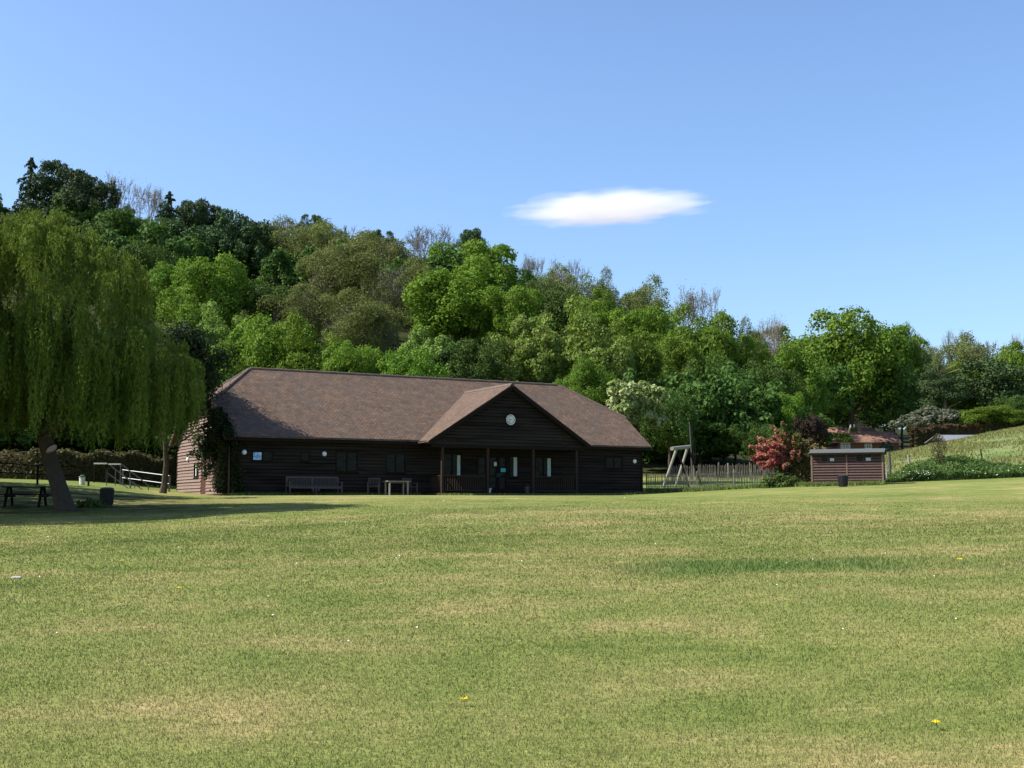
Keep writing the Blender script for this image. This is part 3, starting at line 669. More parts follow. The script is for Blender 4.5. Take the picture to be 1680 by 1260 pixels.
# red hawthorn in blossom, with arching sprays
def hawthorn():
    Y0 = 74.; X0 = P(1302, Y0); z0 = float(terrain(X0, Y0)); rng = np.random.default_rng(31)
    r = empty('hawthorn_tree', (X0, Y0, z0), label='bushy hawthorn full of red blossom left of the wooden shed', cat='tree')
    mb = MB(); LP, LN, BP, BN = [], [], [], []
    for k in range(130):
        a = rng.uniform(0, 6.28); e = rng.uniform(-.1, 1.25); L = rng.uniform(1.0, 1.75) * (1.25 if math.cos(a) < 0 else .95)
        d = np.array([math.cos(a) * math.cos(e), .8 * math.sin(a) * math.cos(e), math.sin(e)]); b = np.array([.1, 0, .9 + .6 * rng.random()])
        tip = b + d * L * [1.38, 1.05, 1.25] ; mid = (b + tip) / 2 + [0, 0, .28]; tip = tip + [0, 0, -.12]
        mb.tube([b, mid, tip], [.03, .018, .008], 4, cap=False)
        m = 330; u = rng.random(m) ** .6; pt = (1 - u)[:, None] ** 2 * b + 2 * (u * (1 - u))[:, None] * mid + u[:, None] ** 2 * tip
        pt = pt + rng.normal(0, .085, (m, 3)) * (1.25 - .6 * u)[:, None]
        redness = np.clip(.36 - .40 * pt[:, 0] - .34 * np.abs(pt[:, 2] - 1.8), .05, .72) * (u > .45)
        isb = rng.random(m) < redness
        LP.append(pt[~isb]); BP.append(pt[isb])
    for k in range(5):
        a = k * 1.3; mb.tube([[.1 * math.cos(a), .1 * math.sin(a), -.2], [.3 * math.cos(a), .25 * math.sin(a), .7], [.7 * math.cos(a), .6 * math.sin(a), 1.5]], [.09, .07, .03], 6)
    f = rng.normal(0, 1, (5000, 3)); f[:, 2] = np.abs(f[:, 2]); f /= np.linalg.norm(f, axis=1)[:, None]; f *= [1.5, 1.2, 1.9] * rng.uniform(.5, 1, (5000, 1)); f[:, 2] += .15; LP.append(f)
    mb.build('trunk', M['bark'], r)
    Lp = np.concatenate(LP); Bp = np.concatenate(BP)
    V, Q = leaves(rng, Lp, rng.normal(0, .5, Lp.shape) + [0, 0, .8], .13, .09); mk('crown', V, [Q], M['haw'], r)
    V, Q = leaves(rng, Bp, rng.normal(0, .6, Bp.shape) + [-.3, -.3, .8], .14, .12); mk('blossom', V, [Q], M['blossom'], r)
hawthorn()
def shrub(name, px, Y, w, d, h, mt, label, cat='shrub', n=3500, leaf=.14, seed=0, dome=True):
    rng = np.random.default_rng(seed); X = P(px, Y); z = float(terrain(X, Y))
    f = rng.normal(0, 1, (n, 3)); f[:, 2] = np.abs(f[:, 2]); f /= np.linalg.norm(f, axis=1)[:, None]
    b = 1 + .16 * np.sin(f[:, 0] * 7 + seed) * np.sin(f[:, 2] * 8) + .1 * np.sin(f[:, 1] * 9)
    Pp = f * [w / 2, d / 2, h] * (b * rng.uniform(.6, 1.05, n))[:, None]
    V, Q = leaves(rng, Pp, f, leaf * rng.uniform(.6, 1.3, n), leaf * .7); o = mk(name, V, [Q], M[mt]); o.location = (X, Y, z - .05)
    return tag(o, label, cat)
shrub('bramble_bush', 1286, 71.5, 2.6, 1.2, .75, 'weed', 'low weedy bush growing at the foot of the red hawthorn', seed=3)
shrub('bush', 1458, 150, 1.7, 1.4, 1.35, 'silver', 'greyish bush hiding the middle of the cottage wall', n=3000, leaf=.35, seed=5)
shrub('bush', 1600, 150, 8, 4, 3.2, 'broad', 'green bush growing above the middle of the russet hedge', n=4000, leaf=.35, seed=6).location.z = hz(706, 172)
bpy.data.objects['bush.001'].location = (P(1602, 172), 172, gz(1602, 172)); bpy.data.objects['bush.001'].scale = (1, 1, 1.3)
def sapling():
    Y0 = 74.; X0 = P(1543, Y0); z0 = float(terrain(X0, Y0)); rng = np.random.default_rng(4)
    r = empty('sapling', (X0, Y0, z0), label='young thin stemmed sapling standing in the rough grass strip', cat='tree')
    mb = MB(); mb.tube([[.05, 0, -.1], [0, 0, 1.], [-.05, 0, 2.5]], [.03, .022, .01], 5)
    for k in range(12):
        a = rng.uniform(0, 6.28); z = rng.uniform(1.0, 2.1); mb.tube([[0, 0, z], [.45 * math.cos(a), .4 * math.sin(a), z + .5]], [.012, .005], 3, cap=False)
    mb.build('stem', M['bark'], r)
    n = 750; z = rng.uniform(1.05, 2.7, n); rad = .52 * np.sin(np.clip((z - .9) / 1.9, 0, 1) * 3.14) ** .7 * rng.random(n) ** .5; a = rng.uniform(0, 6.28, n)
    V, Q = leaves(rng, np.stack([rad * np.cos(a), rad * np.sin(a), z], 1), rng.normal(0, 1, (n, 3)), .10, .06); mk('crown', V, [Q], M['hedge'], r)
sapling()
def hedge(name, pts, h, d, mt, label, n, leaf, seed=0, wob=.12):
    rng = np.random.default_rng(seed); pts = np.array(pts, float); k = rng.random(n)
    X = np.interp(k, np.linspace(0, 1, len(pts)), pts[:, 0]); Y = np.interp(k, np.linspace(0, 1, len(pts)), pts[:, 1])
    H = np.interp(k, np.linspace(0, 1, len(pts)), h if hasattr(h, '__len__') else [h] * len(pts))
    face = rng.random(n); z = rng.random(n); off = np.where(face < .6, -d / 2, np.where(face < .75, d / 2, rng.uniform(-d / 2, d / 2, n))); z = np.where(face > .75, 1, z)
    bump = wob * (np.sin(X * 1.9) + np.sin(X * 4.3 + 1) + rng.normal(0, .8, n)); off = off + rng.normal(0, .08, n)
    Z = terrain(X, Y) + z * (H + bump)
    N_ = np.stack([rng.normal(0, .3, n), np.where(face < .75, np.sign(off), 0), np.where(face > .75, 1, .3)], 1)
    V, Q = leaves(rng, np.stack([X, Y + off, Z], 1), N_, leaf * rng.uniform(.6, 1.3, n), leaf * .7)
    return tag(mk(name, V, [Q], M[mt]), label, 'hedge')
hedge('hedge', [(P(-120, 68), 68), (P(80, 68), 68), (P(175, 70), 70), (P(300, 75), 75)], [1.25, 1.35, 1.5, 1.6], 1.2, 'hedge', 'brownish green hedge running behind the rail fence at left', 26000, .17, 1)
hedge('hedge', [(P(1500, 166), 166), (P(1545, 168), 168)], [2.6, 2.4], 2.2, 'redhedge', 'tall russet end block of hedge beside the cottage', 5000, .4, 2, .15)
hedge('hedge', [(P(1545, 168), 169), (P(1600, 170), 171), (P(1690, 172), 172)], [2.7, 2.0, 1.3], 1.6, 'redhedge', 'long low russet hedge running up along the meadow top', 8000, .4, 3, .12)

# ---------------------------------------------------------------- clubhouse
YAW = .501; K = 1.12
BO = Vector((-12.346 * K, 54.195 * K, EYE + .451 * K))
L_, W_, OE, OV, HE, PIT, RIN, KF = 21.834 * K, 9.621 * K, .332 * K, .406 * K, 2.6 * K, .605, 2.199 * K, .458
SC, PW, PR, P2, PE = 14.86, 4.95, 1.72, .568, 2.84
half = W_ / 2 + OE; rise = half * math.tan(PIT); HR = PE + PW * math.tan(P2)
club = empty('clubhouse', BO, YAW, label='long dark timber clubhouse with a brown tiled roof and a clock gable', cat='building')
PT = -1.46      # plane of the veranda gable and posts
def run_attr(mb, fn):
    V = np.concatenate(mb.v); return {'run': fn(V)}
def boards(rows_fn, h0, h1, M4, gauge=.17, th=.04, fill=None):
    """lapped weatherboards; rows_fn(h)-> list of (a,b) intervals along local x"""
    mb = MB(); n = int(math.ceil((h1 - h0) / gauge)); rg = random.Random(5); M3 = np.array(M4)
    for i in range(n):
        z0 = h0 + i * gauge; z1 = min(z0 + (gauge + .012 if fill is None else gauge * fill), h1 + .01)
        for a, b in rows_fn(z0 + gauge / 2):
            if b - a < .03: continue
            t = th * rg.uniform(.85, 1.25)
            V = np.array([[a, -t, z0], [b, -t, z0], [b, 0, z0], [a, 0, z0], [a, -.006, z1], [b, -.006, z1], [b, 0, z1], [a, 0, z1]])
            V[:, 1] -= .0
            V = V @ M3[:3, :3].T + M3[:3, 3]; mb.hexa(V)
    return mb
def minus(a, b, holes, h):
    out = [(a, b)]
    for (x0, x1, z0, z1) in holes:
        if z0 < h < z1: out = [q for (p, r) in out for q in ([(p, min(r, x0)), (max(p, x1), r)] if x1 > p and x0 < r else [(p, r)])]
    return [(p, r) for p, r in out if r > p]
front_holes = [(1.03, 2.13, 1.66, 2.18), (3.55, 4.06, 1.70, 2.20), (5.44, 6.66, 1.18, 2.24), (8.22, 9.34, 1.16, 2.22), (11.50, 12.65, 1.0, 2.26),
               (13.60, 14.16, .95, 2.14), (14.28, 15.44, .15, 2.2), (15.56, 16.16, 1.0, 2.2), (17.2, 18.35, 1.0, 2.2), (21.9, 23.1, 1.60, 2.26)]
I4 = Matrix.Identity(4)
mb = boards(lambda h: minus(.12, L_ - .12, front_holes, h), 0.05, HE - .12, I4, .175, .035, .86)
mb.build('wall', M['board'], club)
# sunlit gable end: local x' runs along depth from far corner to near corner
GM = Matrix.Rotation(-math.pi / 2, 4, 'Z')       # x'->-y , -y' -> -x
side_holes = [(-7.0, -5.97, .95, 1.80), (-5.50, -4.48, .03, 2.14)]
def gint(h, c=W_ / 2):
    hh = (h - HE) / math.tan(PIT) - OE + .1 if h > HE - .1 else 0
    return max(0, hh)
def rows_gable(h):
    e = gint(h); return minus(-W_ + .12 + e, -.12 - e, side_holes, h)
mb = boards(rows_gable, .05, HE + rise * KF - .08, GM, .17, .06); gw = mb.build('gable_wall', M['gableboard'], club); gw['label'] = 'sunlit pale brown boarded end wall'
GR = Matrix.Translation((L_, 0, 0)) @ Matrix.Rotation(math.pi / 2, 4, 'Z')
def rows_gr(h): e = gint(h); return [(.12 + e, W_ - .12 - e)]
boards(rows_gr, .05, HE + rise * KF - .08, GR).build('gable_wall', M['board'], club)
mb = MB()   # solid shell behind the boards and corner posts
mb.box(.03, L_ - .03, .10, .16, 0, HE); mb.box(.03, L_ - .03, W_ - .1, W_ - .03, 0, HE)
mb.box(.03, .10, .16, W_ - .1, 0, HE); mb.box(L_ - .10, L_ - .03, .16, W_ - .1, 0, HE)
for x in (.04, L_ - .04): mb.slab([(x - .02, .5, HE + rise * KF - .1), (x + .02, .5, HE + rise * KF - .1), (x + .02, W_ - .5, HE + rise * KF - .1), (x - .02, W_ - .5, HE + rise * KF - .1)], .01)
mb.build('inner_wall', M['interior'], club)
for x in (0, L_):
    for y in (0, W_):
        mb = MB(); mb.box(*((x - .045, x + .12) if x == 0 else (x - .12, x + .045)), *((y - .045, y + .12) if y == 0 else (y - .12, y + .045)), 0, HE - .06); mb.build('corner_post', M['darkwood'], club)
# concrete plinth
mb = MB(); mb.box(.01, L_ - .01, .01, W_ - .01, -.5, .05); mb.build('plinth', M['soil'], club)
# windows and doors
def window(x0, x1, z0, z1, M4=I4, panes=2, name='window', inner=None):
    m3 = M4; fr = MB(); d0, d1 = -.045, .05
    def bx(mb_, a, b, c, d, e, f): mb_.box(a, b, c, d, e, f, m3)
    fw = .055
    bx(fr, x0, x0 + fw, d0, d1, z0, z1); bx(fr, x1 - fw, x1, d0, d1, z0, z1); bx(fr, x0 + fw, x1 - fw, d0, d1, z0, z0 + fw); bx(fr, x0 + fw, x1 - fw, d0, d1, z1 - fw, z1)
    for k in range(1, panes):
        xm = x0 + (x1 - x0) * k / panes; bx(fr, xm - .03, xm + .03, d0 + .005, d1 - .005, z0 + fw, z1 - fw)
    f = fr.build(name, M['darkwood'], club)
    gl = MB(); bx(gl, x0 + fw, x1 - fw, .0, .008, z0 + fw, z1 - fw); gl.build('glass', M['glass'], f)
    sl = MB(); bx(sl, x0 - .04, x1 + .04, -.075, -.03, z0 - .05, z0 - .003); sl.build('sill', M['darkwood'], f)
    if inner:
        for (a, b, c, d, mt, nm) in inner:
            q = MB(); bx(q, a, b, -.012, -.004, c, d); q.build(nm, M[mt], f)
    return f
window(1.03, 2.13, 1.66, 2.18, inner=[(1.11, 1.53, 1.73, 2.10, 'blue', 'picture')])['label'] = 'small window with a blue and white picture in its left pane'
window(3.55, 4.06, 1.70, 2.20, panes=1)
window(5.44, 6.66, 1.18, 2.24); window(8.22, 9.34, 1.16, 2.22)
window(11.50, 12.65, 1.0, 2.26, inner=[(12.38, 12.57, 1.07, 2.16, 'cream', 'curtain')])
window(13.60, 14.16, .95, 2.14, panes=1)
window(15.56, 16.16, 1.0, 2.2, panes=1, inner=[(15.86, 16.08, 1.08, 2.12, 'cream', 'curtain')])
window(17.2, 18.35, 1.0, 2.2, inner=[(18.03, 18.25, 1.1, 2.1, 'cream', 'curtain')])
window(21.9, 23.1, 1.60, 2.26)
window(-7.0, -5.97, .95, 1.80, GM, inner=[(-6.75, -6.55, 1.05, 1.7, 'whitep', 'blind')])
for k, x in enumerate((14.28, 14.87)):
    f = MB(); f.box(x, x + .09, -.04, .03, .15, 2.2); f.box(x + .48, x + .57, -.04, .03, .15, 2.2); f.box(x + .09, x + .48, -.04, .03, 2.09, 2.2); f.box(x + .09, x + .48, -.04, .03, .15, .40); f.box(x + .09, x + .48, -.038, .028, 1.0, 1.08)
    d = f.build('door', M['darkwood'], club); g = MB(); g.box(x + .09, x + .48, .0, .008, .4, 2.09); g.build('glass', M['glass'], d)
    g = MB(); g.box(x + (.50 if k == 0 else .03), x + (.53 if k == 0 else .06), -.09, -.04, 1.02, 1.22); g.build('handle', M['steel'], d)
    g = MB()
    if k == 0: g.box(x + .33, x + .50, -.055, -.045, 1.62, 1.84); g.build('notice', M['whitep'], d)
    else: g.box(x + .16, x + .46, -.055, -.045, 1.30, 1.50); g.build('notice', M['cyan'], d)
f = MB(); f.box(-5.50, -4.48, -.02, .04, .03, 2.14, GM); d = f.build('door', M['reddoor'], club); d['label'] = 'dark red door in the sunlit end wall'
g = MB(); g.box(-5.15, -4.9, -.034, -.022, 1.0, 1.32, GM); g.build('notice', M['whitep'], d)
g = MB(); g.box(-4.62, -4.56, -.07, -.02, .95, 1.1, GM); g.build('handle', M['steel'], d)
# veranda
mb = MB(); mb.box(10.6, 19.2, PT - .12, -.02, -.4, .13); mb.build('veranda_deck', M['brownwood'], club)
for x in (10.8, 13.48, 16.28, 19.05):
    mb = MB(); mb.box(x - .06, x + .06, PT - .06, PT + .06, .13, 2.50); mb.build('veranda_post', M['rail'], club)
mb = MB(); mb.box(SC - PW + .25, SC + PW - .25, PT - .07, PT + .07, 2.50, 2.66)
for s in (-1, 1): mb.box(SC + s * (PW - .35) - .05, SC + s * (PW - .35) + .05, PT + .07, -.03, 2.50, 2.66)
mb.build('veranda_beam', M['darkwood'], club)
def railing(a, b, ya, yb):
    mb = MB(); n = max(2, int(math.hypot(b - a, yb - ya) / .13))
    mb.bar((a, ya, 1.03), (b, yb, 1.03), .09, .045); mb.bar((a, ya, .25), (b, yb, .25), .05, .06)
    for i in range(1, n):
        x = a + (b - a) * i / n; y = ya + (yb - ya) * i / n; mb.box(x - .018, x + .018, y - .018, y + .018, .28, 1.01)
    mb.build('veranda_railing', M['rail'], club)
railing(10.87, 13.41, PT, PT); railing(16.35, 18.98, PT, PT); railing(10.8, 10.8, PT + .07, -.03); railing(19.05, 19.05, PT + .07, -.03)
# veranda gable boards
th2 = math.tan(P2)
mb = boards(lambda h: [(SC - (HR - .1 - h) / th2, SC + (HR - .1 - h) / th2)], 2.67, HR - .14, Matrix.Translation((0, PT, 0)), .175, .035, .86)
mb.box(SC - 3.2, SC + 3.2, PT + .03, PT + .06, 2.67, 3.6); mb.box(SC - 1.4, SC + 1.4, PT + .03, PT + .06, 3.6, 4.9); mb.build('veranda_gable', M['board'], club)
# roofs
def R3(s, t, h): return (s, t, h)
HT = HE + rise; hk = HE + rise * KF; tk = -OE + half * KF; tk2 = W_ + OE - half * KF
th = .09
mb = MB(); mb.slab([R3(-OV, -OE, HE), R3(L_ + OV, -OE, HE), R3(L_ + OV, tk, hk), R3(L_ - RIN, W_ / 2, HT), R3(RIN, W_ / 2, HT), R3(-OV, tk, hk)], th)
mb.slab([R3(L_ + OV, W_ + OE, HE), R3(-OV, W_ + OE, HE), R3(-OV, tk2, hk), R3(RIN, W_ / 2, HT), R3(L_ - RIN, W_ / 2, HT), R3(L_ + OV, tk2, hk)], th)
nm = mb.n
mb.slab([R3(-OV, tk2, hk), R3(-OV, tk, hk), R3(RIN, W_ / 2, HT)], th); mb.slab([R3(L_ + OV, tk, hk), R3(L_ + OV, tk2, hk), R3(L_ - RIN, W_ / 2, HT)], th)
V = np.concatenate(mb.v); run = np.where(np.arange(len(V)) < nm, V[:, 0], V[:, 1])
roof = mb.build('roof', M['roof'], club, attr={'run': run})
tb = -OE + (HR - HE) / math.tan(PIT)
mb = MB()
for s in (-1, 1):
    q = [R3(SC + s * PW, -PR, PE), R3(SC, -PR, HR), R3(SC, tb + .05, HR), R3(SC + s * (HR - HE + .1) / th2, -OE - .05, HE - .1), R3(SC + s * PW, -OE - .1, PE)]
    mb.slab(q if s > 0 else q, .08)
V = np.concatenate(mb.v); vr = mb.build('veranda_roof', M['roof'], club, attr={'run': V[:, 1]})
def ridge_line(a, b, r, seg, name, par, bonnet=False):
    a = np.array(a, float); b = np.array(b, float); L = np.linalg.norm(b - a); n = int(L / seg); d = (b - a) / L; mb = MB(); rg = random.Random(3)
    for i in range(n):
        p = a + d * (i * seg); q = a + d * ((i + 1) * seg * 1 + .03); up = np.array([0, 0, (.03 if bonnet else .0) + rg.uniform(-.006, .006)])
        mb.tube([p + up * (0.2 if bonnet else 1), q + up], [r * 1.0, r * (1.15 if bonnet else 1.0)], 8)
    return mb.build(name, M['ridge'], par)
ridge_line((RIN, W_ / 2, HT - .03), (L_ - RIN, W_ / 2, HT - .03), .10, .45, 'ridge_tiles', roof)
for sx, xe, xr in ((-1, -OV, RIN), (1, L_ + OV, L_ - RIN)):
    for y in (tk, tk2): ridge_line((xe, y, hk - .01), (xr, W_ / 2, HT - .03), .075, .22, 'hip_tiles', roof, True)
ridge_line((SC, -PR, HR - .04), (SC, tb, HR - .04), .12, .40, 'ridge_tiles', vr)
mb = MB()    # bargeboards, fascias and soffits
for s in (-1, 1): mb.bar((SC + s * (PW - .02), -PR + .0, PE - .13), (SC, -PR + .0, HR - .17 + .002 * s), .04, .2)
mb.build('bargeboard', M['darkwood'], vr)
mb = MB()
for (x0, x1) in ((-OV + .05, SC - PW + .1), (SC + PW - .1, L_ + OV - .05)):
    mb.box(x0, x1, -OE + .03, -OE + .06, HE - .26, HE - .09); mb.box(x0, x1, -OE + .06, -.03, HE - .25, HE - .22)
mb.box(-OV + .05, L_ + OV - .05, W_ + OE - .06, W_ + OE - .03, HE - .26, HE - .09)
mb.build('fascia', M['darkwood'], club)
mb = MB()
for xe in (-OV + .02, L_ + OV - .02):
    mb = MB(); mb.bar((xe, -OE, HE - .16), (xe, tk, hk - .16), .035, .16); mb.bar((xe, W_ + OE, HE - .16), (xe, tk2, hk - .16), .035, .16); mb.bar((xe, tk, hk - .16), (xe, tk2, hk - .16), .035, .16)
    mb.build('bargeboard', M['brownwood'], roof)
def place(x, y, z, rz=0): return (BO + Matrix.Rotation(YAW, 3, 'Z') @ Vector((x, y, z)), YAW + rz)
# round wall lamps
def wall_lamp(x, y, z, label, rz=0, sx=1):
    loc, r = place(x, y, z, rz); o = empty('wall_lamp', loc, r, label=label, cat='lamp', group='round wall lamps of the clubhouse')
    mb = MB(); M4 = Matrix.Rotation(math.pi / 2, 4, 'X'); mb.lathe([(0, 0), (.14, 0), (.14, .05), (.12, .06)], 20, M=M4); mb.build('base', M['steel'], o)
    mb = MB(); mb.lathe([(.12, .06), (.105, .10), (.06, .13), (0, .14)], 20, M=M4); mb.build('lamp_glass', M['lampglass'], o, True)
wall_lamp(.63, -.03, 2.09, 'round white lamp on the front wall left of the window with the blue picture')
wall_lamp(4.80, -.03, 2.09, 'round white lamp on the front wall above the long slatted bench')
wall_lamp(23.9, -.03, 2.03, 'round white lamp on the front wall near its right corner')
wall_lamp(-.03, 8.2, 1.98, 'small lamp on the sunlit end wall left of the door', -math.pi / 2)
# clock
loc, r = place(SC - .02, PT - .03, 4.08); ck = empty('wall_clock', loc, r, label='round white clock with black numerals high on the gable', cat='clock')
RX = Matrix.Rotation(math.pi / 2, 4, 'X')
mb = MB(); mb.lathe([(0, .0), (.30, 0), (.30, .05), (.285, .06), (.275, .045), (0, .045)], 36, M=RX); mb.build('dial', M['whitep'], ck)
mb = MB(); mb.lathe([(.302, 0), (.305, .06), (.288, .066), (.284, .05)], 36, M=RX); mb.build('rim', M['numeral'], ck)
for k in range(12):      # roman numerals
    txt = ['XII', 'I', 'II', 'III', 'IV', 'V', 'VI', 'VII', 'VIII', 'IX', 'X', 'XI'][k]
    cu = bpy.data.curves.new('numeral', 'FONT'); cu.body = txt; cu.size = .085; cu.align_x = 'CENTER'; cu.align_y = 'CENTER'; cu.extrude = .002; cu.offset = .002
    to = bpy.data.objects.new('numeral', cu); C.objects.link(to); bpy.context.view_layer.update()
    me = bpy.data.meshes.new_from_object(to); bpy.data.objects.remove(to); me.materials.append(M['numeral'])
    no = bpy.data.objects.new('numeral', me); C.objects.link(no); no.parent = ck; a = k * math.pi / 6
    no.location = (.215 * math.sin(a), -.049, .215 * math.cos(a)); no.rotation_euler = (math.pi / 2, 0, 0)
for (a, l, w, nm) in ((R_(292), .13, .02, 'hour_hand'), (R_(215), .19, .014, 'minute_hand')):
    mb = MB(); mb.bar((-.03 * math.sin(a), -.054, -.03 * math.cos(a)), (l * math.sin(a), -.054, l * math.cos(a)), .006, w, up=(math.cos(a), 0, -math.sin(a))); mb.build(nm, M['numeral'], ck)
# climber on the near corner of the clubhouse
def climber():
    rng = np.random.default_rng(12); PPs = []
    n = 9000; z = rng.uniform(.1, 4.3, n); w = .55 + .35 * np.sin(z * 1.3 + 1) + .55 * (z > 2.3)
    sgn = rng.random(n) < .62; u = np.abs(rng.normal(0, 1, n)) * w * .8
    x = np.where(sgn, -.10 - np.abs(rng.normal(0, .16, n)), u * .35); y = np.where(sgn, u * 1.1, -.08 - np.abs(rng.normal(0, .10, n)))
    k = (z > 2.6); y = np.where(k & ~sgn, -OE - .1 + (z - HE) / math.tan(PIT) * rng.random(n) + .05, y); x = np.where(k & ~sgn, -OV + u * .3, x)
    z = np.where(k & ~sgn, np.maximum(z * .0 + HE + (y + OE) * math.tan(PIT), 2.6) + np.abs(rng.normal(0, .1, n)), z)
    x = np.where(k & sgn, -OV - np.abs(rng.normal(0, .18, n)), x)
    Pp = np.stack([x, y, z], 1)
    # sprays over the end wall
    for j in range(16):
        b = np.array([-.15, rng.uniform(.4, 2.2), rng.uniform(2.0, 4.0)]); e = b + [rng.uniform(-.5, -.1), rng.uniform(1.5, 4.2), rng.uniform(-.9, .3)]
        t = rng.random(260)[:, None]; Pp = np.vstack([Pp, b + (e - b) * t + rng.normal(0, .10, (260, 3)) - [0, 0, .5] * t * (t > .5)])
    V, Q = leaves(rng, Pp, rng.normal(0, .5, Pp.shape) + [-.6, -.5, .4], .13, .10)
    loc, r = place(0, 0, 0); root = empty('climbing_plant', loc, r, label='dark climbing plant covering the near left corner of the clubhouse', cat='climber')
    mk('foliage', V, [Q], M['ivy'], root)
    mb = MB(); mb.tube([[-.1, -.1, -.1], [-.12, -.08, 1.2], [-.1, .0, 2.4]], [.06, .05, .03], 6); mb.tube([[-.1, .1, -.1], [-.14, .4, 1.5], [-.2, 1.0, 3]], [.05, .04, .02], 6); mb.build('stem', M['bark'], root)
climber()

# ---------------------------------------------------------------- things in front of the clubhouse
def ground_at(x, y):
    l, r = place(x, y, 0); return Vector((l.x, l.y, float(terrain(l.x, l.y)))), r
loc, r = ground_at(4.02, -.85); bn = empty('bench', loc, r, label='long silver grey slatted bench under the round lamp by the clubhouse wall', cat='bench')
BL = 1.36
mb = MB()
for i in range(5): mb.box(-BL, BL, -.25 + i * .115, -.16 + i * .115, .42, .445)
mb.build('seat', M['greywood'], bn)
mb = MB(); mb.box(-BL, BL, .30, .345, .86, .94); mb.box(-BL, BL, .30, .34, .47, .53)
for i in range(30):
    x = -BL + .06 + i * (2 * BL - .12) / 29; mb.box(x - .022, x + .022, .305, .33, .53, .86)
mb.build('backrest', M['greywood'], bn)
for x in (-BL, 0, BL):
    mb = MB(); mb.box(x - .03, x + .03, -.27, -.21, -.03, .62 if x else .42); mb.build('leg', M['greywood'], bn)
    mb = MB(); mb.box(x - .03, x + .03, .30, .36, -.03, .9); mb.build('leg', M['greywood'], bn)
for x in (-BL, BL):
    mb = MB(); mb.box(x - .04, x + .04, -.30, .34, .62, .66); mb.build('armrest', M['greywood'], bn)
mb = MB(); mb.box(-BL, BL, -.255, -.23, .33, .42)
for s in (-1, 1):
    for k in range(6): mb.box(*sorted((s * (.1 + k * .02), s * (.12 + k * .02 + .0))), -.25, -.235, .33 - .03 * (6 - k), .33)
mb.build('apron', M['greywood'], bn)
# garden table and two chairs
loc, r = ground_at(8.35, -1.15); tb_ = empty('garden_table', loc, r, label='wooden garden table with a pale top in front of the clubhouse left of the veranda', cat='table')
mb = MB()
for i in range(6): mb.box(-.62, .62, -.36 + i * .122, -.36 + i * .122 + .108, .70, .735)
mb.build('tabletop', M['palewood'], tb_)
mb = MB(); mb.box(-.55, .55, -.30, -.27, .62, .70); mb.box(-.55, .55, .27, .30, .62, .70); mb.build('frame', M['greywood'], tb_)
for x in (-.5, .5):
    for y in (-.28, .28): mb = MB(); mb.box(x - .035, x + .035, y - .035, y + .035, -.03, .70); mb.build('leg', M['palewood'], tb_)
def chair(x, y, rz, label):
    loc, r = ground_at(x, y); c = empty('garden_chair', loc, r + rz, label=label, cat='chair', group='garden chairs at the wooden table')
    mb = MB()
    for i in range(4): mb.box(-.26, .26, -.25 + i * .12, -.15 + i * .12, .42, .445)
    mb.build('seat', M['greywood'], c)
    mb = MB(); mb.box(-.27, .27, .24, .275, .84, .90); mb.box(-.27, .27, .24, .275, .48, .52)
    for i in range(6): mb.box(-.22 + i * .082, -.19 + i * .082, .245, .265, .52, .84)
    mb.build('backrest', M['greywood'], c)
    for sx in (-1, 1):
        mb = MB(); mb.box(sx * .28 - .025, sx * .28 + .025, -.26, -.21, -.02, .62); mb.build('leg', M['greywood'], c)
        mb = MB(); mb.box(sx * .28 - .025, sx * .28 + .025, .24, .29, -.02, .9); mb.build('leg', M['greywood'], c)
        mb = MB(); mb.box(sx * .28 - .03, sx * .28 + .03, -.28, .24, .62, .65); mb.build('armrest', M['greywood'], c)
chair(7.25, -.75, -.5, 'grey wooden chair left of the garden table'); chair(9.35, -.6, .25, 'grey wooden chair right of the garden table')
def pot(x, y, mt, label, s=1., z=.13):
    loc, r = place(x, y, z); o = empty('flower_pot', loc, 0, label=label, cat='flower pot', group='pots on the veranda')
    mb = MB(); mb.lathe([(0, 0), (.10 * s, 0), (.15 * s, .26 * s), (.17 * s, .26 * s), (.17 * s, .30 * s), (.15 * s, .30 * s), (.14 * s, .25 * s), (0, .25 * s)], 18); mb.build('pot', M[mt], o)
    rg = np.random.default_rng(int(x * 10)); Pn = rg.normal(0, .05, (50, 3)) * s + [0, 0, .31 * s]; V, Q = leaves(rg, Pn, rg.normal(0, 1, (50, 3)), .07, .04); mk('plant', V, [Q], M['weed'], o)
pot(16.12, -1.1, 'steel', 'grey bucket shaped pot on the veranda right of the doors', 1.15); pot(14.15, -.35, 'whitep', 'small whitish pot on the veranda at the left door leaf', .9)

# ---------------------------------------------------------------- left side: fence, steps, picnic bench, bins
def rail_fence(pts, label, posth=.95, mt='darkwood', rails=(.88, .45), r=.028, step=2.3):
    pts = [Vector((x, y, float(terrain(x, y)))) for x, y in pts]
    root = empty('rail_fence', pts[0], label=label, cat='fence'); o = pts[0]; posts = []
    for a, b in zip(pts, pts[1:]):
        n = max(1, round((b - a).length / step))
        for i in range(n): q = a.lerp(b, i / n); posts.append(Vector((q.x, q.y, float(terrain(q.x, q.y)))))
    posts.append(pts[-1])
    for p in posts:
        mb = MB(); q = p - o; mb.box(q.x - .04, q.x + .04, q.y - .04, q.y + .04, q.z - .2, q.z + posth); mb.build('post', M[mt], root)
    for h in rails:
        mb = MB()
        for a, b in zip(posts, posts[1:]): mb.tube([a - o + Vector((0, -.05, h)), b - o + Vector((0, -.05, h))], r, 6)
        mb.build('rail', M[mt], root)
rail_fence([(P(-160, 57.5), 57.5), (P(60, 58), 58), (P(144, 60.5), 60.5)], 'dark two rail fence along the bank behind the willow trunk', .95, 'darkwood', (.92, .48), .03)
